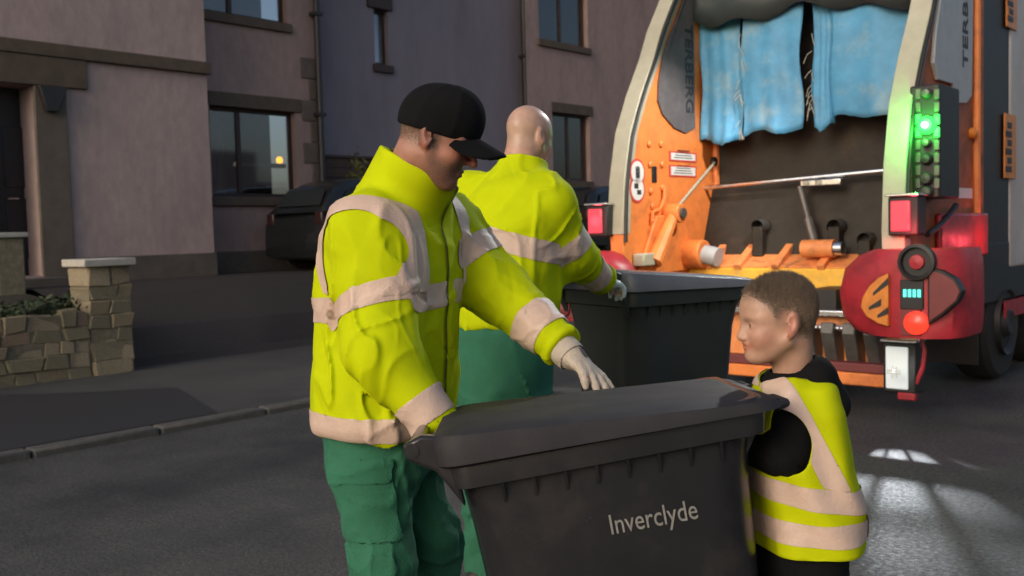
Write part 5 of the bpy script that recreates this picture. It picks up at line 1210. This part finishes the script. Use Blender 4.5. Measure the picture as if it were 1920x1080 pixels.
def body2(P):
    d = head_sdf(P, HM2, HS2); nk = HM2 @ Vector((-.03, 0, -.05)); d = smin(d, rc(P, nk, nb2, .062, .072), .03)
    d = smin(d, stack(P, [(t2(935, 680), .15, .11), (t2(938, 560), .165, .12), (t2(950, 430), .18, .12), (t2(962, 360), .16, .10), (t2(970, 335), .1, .08)], F2), .04)
    for a, b, c_ in ((sh2R, el2R, wr2R), (sh2L, el2L, wr2L)): d = smin(d, rc(P, a, b, .052, .042), .05); d = smin(d, rc(P, b, c_, .042, .028), .02)
    for a, b, c_ in zip(hip2, k2, a2): d = smin(d, rc(P, a, b, .082, .055), .05); d = smin(d, rc(P, b, c_, .055, .038), .03); d = smin(d, rc(P, c_, c_+F2*.12+Vector((0, 0, -.045)), .036, .026), .02)
    d = smin(d, hand_sdf(P, GM2, .93, .45), .01); d = smin(d, hand_sdf(P, GM2L, .93, .45), .01); return d
def stub2(v):
    q = local(v, HM2, HS2); return .35*sstep(-q[:, 2], -.075, -.02)*sstep(-q[:, 0], -.04, .0)*sstep(q[:, 2], -.08, -.05)
def flush2(v):
    q = local(v, HM2, HS2); return .5*sstep(np.abs(q[:, 1]), .074, .082)+.25*sstep(-q[:, 2], .03, .08)
b2 = sdf_obj('body', body2, Vector((-.5, -.5, -.01)), Vector((.62, .85, 1.98)), .0056, 'skin_bald', w2, 1, {'hair': stub2, 'flush': flush2}); eyes(b2, HM2, HS2)
def jacket2(P):
    d = stack(P, [(t2(940, 612), .225, .180), (t2(940, 580), .23, .188), (t2(944, 500), .23, .188), (t2(950, 430), .228, .180), (t2(958, 385), .205, .15), (t2(966, 350), .15, .115), (t2(972, 330), .1, .09)], F2, 2.3)
    d = smin(d, rc(P, sh2R-S2*-.01, el2R, .098, .082), .07); d = smin(d, rc(P, el2R, wr2R+(wr2R-el2R)*.1, .082, .052), .05)
    d = smin(d, rc(P, sh2L, el2L, .104, .092), .07); d = smin(d, rc(P, el2L, wr2L-(wr2L-el2L)*.05, .092, .06), .05)
    d = smin(d, rc(P, nb2+Vector((0, 0, -.05)), sh2R, .08, .085), .06); d = smin(d, rc(P, nb2+Vector((0, 0, -.05)), sh2L, .08, .085), .06)
    cb, ct = nb2+Vector((0, 0, -.06)), nb2+Vector((0, 0, .045))+F2*.03
    d = smin(d, rc(P, cb, ct, .102, .094), .03)
    d = cut_end(d, P, wr2R-(wr2R-el2R)*.03, wr2R-el2R, .10); d += crease(P, sh2R, el2R, .010, 24, 11.)+crease(P, el2R, wr2R, .011, 32, 12.)+wrinkle(P, .010, 9, (1.25, 1.25, .42), 21.)+wrinkle(P, .006, 16, (1, 1, .7), 24.)+.005*np.clip(.4+1.6*vnoise(P+5, 4.0), 0, 1)*(1-np.abs(np.sin(P[:, 2]*8-P[:, 0]*16+vnoise(P, 5)*2.4)))**3+.007*vnoise(P*np.array([1, 1, .5], np.float32), 6)+.002*vnoise(P, 19)
    d += .003*np.sin(P[:, 2]*30-P[:, 0]*34+vnoise(P, 5)*3)*sstep(-P[:, 2], -1.40, -1.2)
    d = smax(d, -rc(P, cb, ct+(ct-cb)*1.5, .078, .082), .01); rp = (P-V3(ct))@V3((F2*.25+Vector((0, 0, 1))).normalized()); d = smax(d, np.where(np.linalg.norm(P-V3(ct), axis=1) < .22, rp, -1.0), .006)
    return d
jo2 = sdf_obj('jacket', jacket2, Vector((-.55, -.5, .85)), Vector((.62, .9, 1.86)), .0060, 'hivis', w2, 1)
af2 = lambda p: seg_dist(p, sh2R, el2R) > .125 and seg_dist(p, el2R, wr2R) > .115 and seg_dist(p, sh2L, el2L) > .125 and seg_dist(p, el2L, wr2L) > .115
n2 = Vector((.28, -.05, 1)).normalized(); pb = Vector(t2(952, 448))
cut_sheet(jo2, 'reflective_band', tp, jo2, [(pb-n2*.038, -n2), (pb+n2*.038, n2)], keep=af2)
cut_sheet(jo2, 'hem_band', tp, jo2, [(Vector(t2(940, 604)), -Vector((0, 0, 1))), (Vector(t2(940, 570)), Vector((0, 0, 1)))], keep=af2) if False else None
limb_band(jo2, 'sleeve_band', tp, jo2, sh2R, el2R, .52, .86, .14); limb_band(jo2, 'cuff_band', tp, jo2, el2R, wr2R, .45, .78, .11); limb_band(jo2, 'cuff', 'hivis', jo2, el2R, wr2R, .88, 1.1, .10, off=.004)
limb_band(jo2, 'sleeve_band', tp, jo2, sh2L, el2L, .48, .9, .14)
def trousers2(P):
    d = stack(P, [((pel2.x, pel2.y, .74), .17, .145), ((pel2.x, pel2.y, .88), .185, .155), ((pel2.x, pel2.y, 1.06), .17, .14)], F2)
    for i, (a, b, c_) in enumerate(zip(hip2, k2, a2)):
        d = smin(d, rc(P, a, b, .118, .090), .05); d = smin(d, rc(P, b, c_+Vector((0, 0, -.02)), .09, .08), .04); d += folds(P, a, b, .007, 34, .2, 1.1, 17+i, 2)+folds(P, b, c_, .008, 40, 0, 1, 19+i, 2)
    d += crease(P, hip2[0], k2[0], .03, 10, 51., .16)+crease(P, hip2[1], k2[1], .03, 10, 52., .16); d += wrinkle(P, .015, 8, (1.3, 1.3, .55), 35.)+wrinkle(P, .008, 15, (1, 1, .8), 37.); return np.maximum(d+.004*vnoise(P, 10), .06-P[:, 2])
sdf_obj('trousers', trousers2, Vector((-.5, -.45, .04)), Vector((.45, .6, 1.08)), .0095, 'work_green', w2, 1)
boot(w2, a2[0], F2); boot(w2, a2[1], F2)
sdf_obj('glove', gl(GM2, .5, wr2R-(wr2R-el2R)*.15, wr2R), wr2R-Vector((.2, .2, .2)), wr2R+Vector((.25, .25, .2)), .0045, 'lamp_white', w2, 1)
sdf_obj('glove', gl(GM2L, .5, wr2L-(wr2L-el2L)*.15, wr2L), wr2L-Vector((.2, .2, .2)), wr2L+Vector((.25, .25, .2)), .006, 'lamp_white', w2, 1)

# ================================================================== boy in the hi-vis vest
w3 = empty('person', (0.67, 2.36, 0)); tag(w3, 'child in a hi-vis vest over black hoodie at the end of the tipped bin', 'person')
O3 = Vector(w3.location)
def j3(px, py, d): return J(px, py, d)-O3
F3 = Vector((math.cos(R(186)), math.sin(R(186)), 0)); S3 = Vector((-F3.y, F3.x, 0))   # his left is towards the camera
h3 = j3(1460, 603, 2.34); HS3 = .90; HM3 = head_frame(h3, R(183), R(4), R(0))
nb3 = j3(1486, 690, 2.36)
def t3(px, py): p = j3(px, py, 2.36); return (p.x, p.y, p.z)
s3L = j3(1490, 772, 2.295); e3L = j3(1464, 852, 2.245); wL3 = j3(1416, 845, 2.30)
s3R = j3(1482, 772, 2.425); e3R = j3(1462, 850, 2.48); wR3 = j3(1414, 838, 2.45)
pel3 = Vector((.01, 0, .62)); hp3 = [pel3+S3*.065, pel3-S3*.065]; kn3 = [Vector((.0, -.07, .35)), Vector((.02, .07, .35))]; an3 = [Vector((.03, -.075, .07)), Vector((.05, .075, .07))]
G3L = hand_frame(wL3, (-.8, .15, .25), (.3, -.6, .5)); G3R = hand_frame(wR3, (-.8, -.1, .25), (.3, .5, .6))
core3 = [((.02, 0, .60), .115, .085), ((.02, 0, .75), .115, .088), (t3(1490, 860), .118, .086), (t3(1490, 770), .12, .08), (t3(1488, 728), .085, .065)]
def body3(P):
    d = head_sdf(P, HM3, HS3, True); nk = HM3 @ Vector((-.030, 0, -.05)); d = smin(d, rc(P, nk, nb3, .045, .048), .03)
    d = smin(d, stack(P, core3, F3), .03)
    for a, b, c_ in ((s3L, e3L, wL3), (s3R, e3R, wR3)): d = smin(d, rc(P, a, b, .034, .028), .03); d = smin(d, rc(P, b, c_, .028, .021), .02)
    for a, b, c_ in zip(hp3, kn3, an3): d = smin(d, rc(P, a, b, .058, .042), .04); d = smin(d, rc(P, b, c_, .042, .03), .02); d = smin(d, rc(P, c_, c_+F3*.09+Vector((0, 0, -.03)), .028, .022), .02)
    d = smin(d, hand_sdf(P, G3L, .72, .15), .008); d = smin(d, hand_sdf(P, G3R, .72, .15), .008); return d
def hairmask3(q):
    # scalp: above a hairline running forehead - temple - over the ear - nape
    line = np.interp(q[:, 0], [-.11, -.06, -.03, -.012, .012, .03, .045, .075, .1], [-.045, -.052, -.034, .028, .026, .006, .040, .070, .080]); return q[:, 2]-line
def hair3(v):
    q = local(v, HM3, HS3); return sstep(hairmask3(q), -.026, .030)*(.55+.40*sstep(q[:, 2], .02, .09))
def flush3(v):
    q = local(v, HM3, HS3); return np.clip(.6*sstep(np.abs(q[:, 1]), .074, .082)+.35*np.exp(-((q[:, 0]-.06)**2+(q[:, 2]+.035)**2)/.0009)+.9*np.exp(-((q[:, 0]-.098)**2/.0002+(q[:, 2]+.055)**2/.00010)), 0, 1)
b3 = sdf_obj('body', body3, Vector((-.40, -.35, -.01)), Vector((.3, .35, 1.33)), .0042, 'skin_child', w3, 1, {'hair': hair3, 'flush': flush3}); eyes(b3, HM3, HS3, True)
strands('hair', b3, HM3, HS3, lambda q: sstep(hairmask3(q), -.006, .030)*(np.abs(q[:, 1]) < .0785), 9, lambda q: .0045+.0065*sstep(q[:, 2], .03, .10), 'hair_brown', b3)
def hoodie(P):
    d = stack(P, [((.02, 0, .56), .130, .102), ((.02, 0, .75), .130, .103), (t3(1490, 860), .130, .100), (t3(1490, 760), .126, .090), (t3(1489, 720), .098, .072), (t3(1487, 684), .058, .058)], F3)
    for a, b, c_ in ((s3L, e3L, wL3), (s3R, e3R, wR3)): d = smin(d, rc(P, a, b, .042, .046), .03); d = smin(d, rc(P, b, c_, .046, .036), .03)
    hd0, hd1 = j3(1524, 700, 2.35), j3(1556, 756, 2.34)       # hood lying on the back
    hood = smin(ell(P, hd0, (.050, .085, .046)), ell(P, hd1, (.040, .080, .052)), .05)
    d = smin(d, hood, .03); d += .006*vnoise(P, 14)+.007*np.clip(vnoise(P+7, 6)+.4, 0, 1)*(1-np.abs(np.sin(P[:, 2]*40+P[:, 0]*30+vnoise(P, 9)*2)))**3
    return smax(d, -rc(P, nb3+Vector((0, 0, -.02)), nb3+Vector((-.01, 0, .2)), .052, .058), .01)
sdf_obj('hoodie', hoodie, Vector((-.35, -.35, .50)), Vector((.30, .35, 1.12)), .0062, 'black_cloth', w3, 1)
# vest: sheet cut from a wider torso, open at armholes and neck
def vestf(P):
    d = stack(P, [((.028, 0, .555), .168, .125), ((.026, 0, .75), .165, .122), (t3(1492, 862), .164, .116), (t3(1491, 760), .156, .106), (t3(1490, 718), .130, .092), (t3(1488, 692), .080, .074)], F3)
    return d+wrinkle(P, .010, 12, (1.1, 1.1, .5), 45.)+.005*vnoise(P*np.array([1, 1, .5], np.float32), 12)+.004*np.sin(P[:, 0]*60+P[:, 2]*12+vnoise(P, 6)*3)
tmp = sdf_obj('vest_form', vestf, Vector((-.3, -.3, .50)), Vector((.32, .3, 1.12)), .0068, 'hivis_vest', None, 1)
ah = [(j3(1462, 838, 2.22), .09), (j3(1458, 838, 2.5), .09)]
hemz = j3(1490, 1052, 2.2).z
def vkeep(p):
    for k, (c_, r_) in enumerate(ah):
        q = p-c_; s_ = q.dot(S3)*(1 if k == 0 else -1); f_ = q.dot(F3)
        if s_ > -.05 and (f_/.068)**2+((q.z-.008)/.078)**2 < 1: return False
    return (p-Vector(nb3)).length > .085 or p.z < nb3.z-.05
vest = cut_sheet(tmp, 'vest', 'hivis_vest', w3, [((0, 0, hemz), (0, 0, -1)), ((0, 0, nb3.z+.03), (0, 0, 1))], keep=vkeep, off=.0, thick=.004)
bpy.data.objects.remove(tmp)
bt = Vector((.16, 0, 1)).normalized(); q1 = j3(1495, 925, 2.24); q2 = j3(1495, 995, 2.24); bt2 = Vector((.04, 0, 1)).normalized()
cut_sheet(vest, 'reflective_band', tp, vest, [(q1-bt*.026, -bt), (q1+bt*.026, bt)], off=.003)
cut_sheet(vest, 'reflective_band', tp, vest, [(q2-bt2*.026, -bt2), (q2+bt2*.026, bt2)], off=.003)
for s in (1, -1):
    pt = Vector((0, 0, 0))+S3*s*.088
    ca = j3(1497, 790, 2.24); sn = Vector((.90, 0, .44)).normalized()
    cut_sheet(vest, 'shoulder_strap', tp, vest, [(ca-sn*.027, -sn), (ca+sn*.027, sn), (q1+bt*.026, -bt)], keep=lambda p, s=s: p.dot(S3)*s > .03 or p.z > nb3.z-.07 and p.dot(S3)*s > 0, off=.003)
    cut_sheet(vest, 'side_tab', 'vest_red', vest, [(q2-bt2*.024-F3*.0, -bt2), (q2+bt2*.024, bt2), (Vector((.026, 0, 0))-F3*.112, F3)], keep=lambda p, s=s: p.dot(S3)*s > -.02, off=.0055)
def tr3(P):
    d = stack(P, [((.01, 0, .54), .118, .095), ((.01, 0, .64), .122, .10), ((.01, 0, .72), .115, .095)], F3)
    for i, (a, b, c_) in enumerate(zip(hp3, kn3, an3)): d = smin(d, rc(P, a, b, .080, .064), .04); d = smin(d, rc(P, b, c_, .064, .058), .03); d += folds(P, b, c_, .006, 50, 0, 1, 29+i)
    return np.maximum(d, .05-P[:, 2])
sdf_obj('trousers', tr3, Vector((-.25, -.25, .03)), Vector((.25, .25, .75)), .009, 'black_cloth', w3, 1)
for a in an3: boot(w3, a, F3, 'shoe')
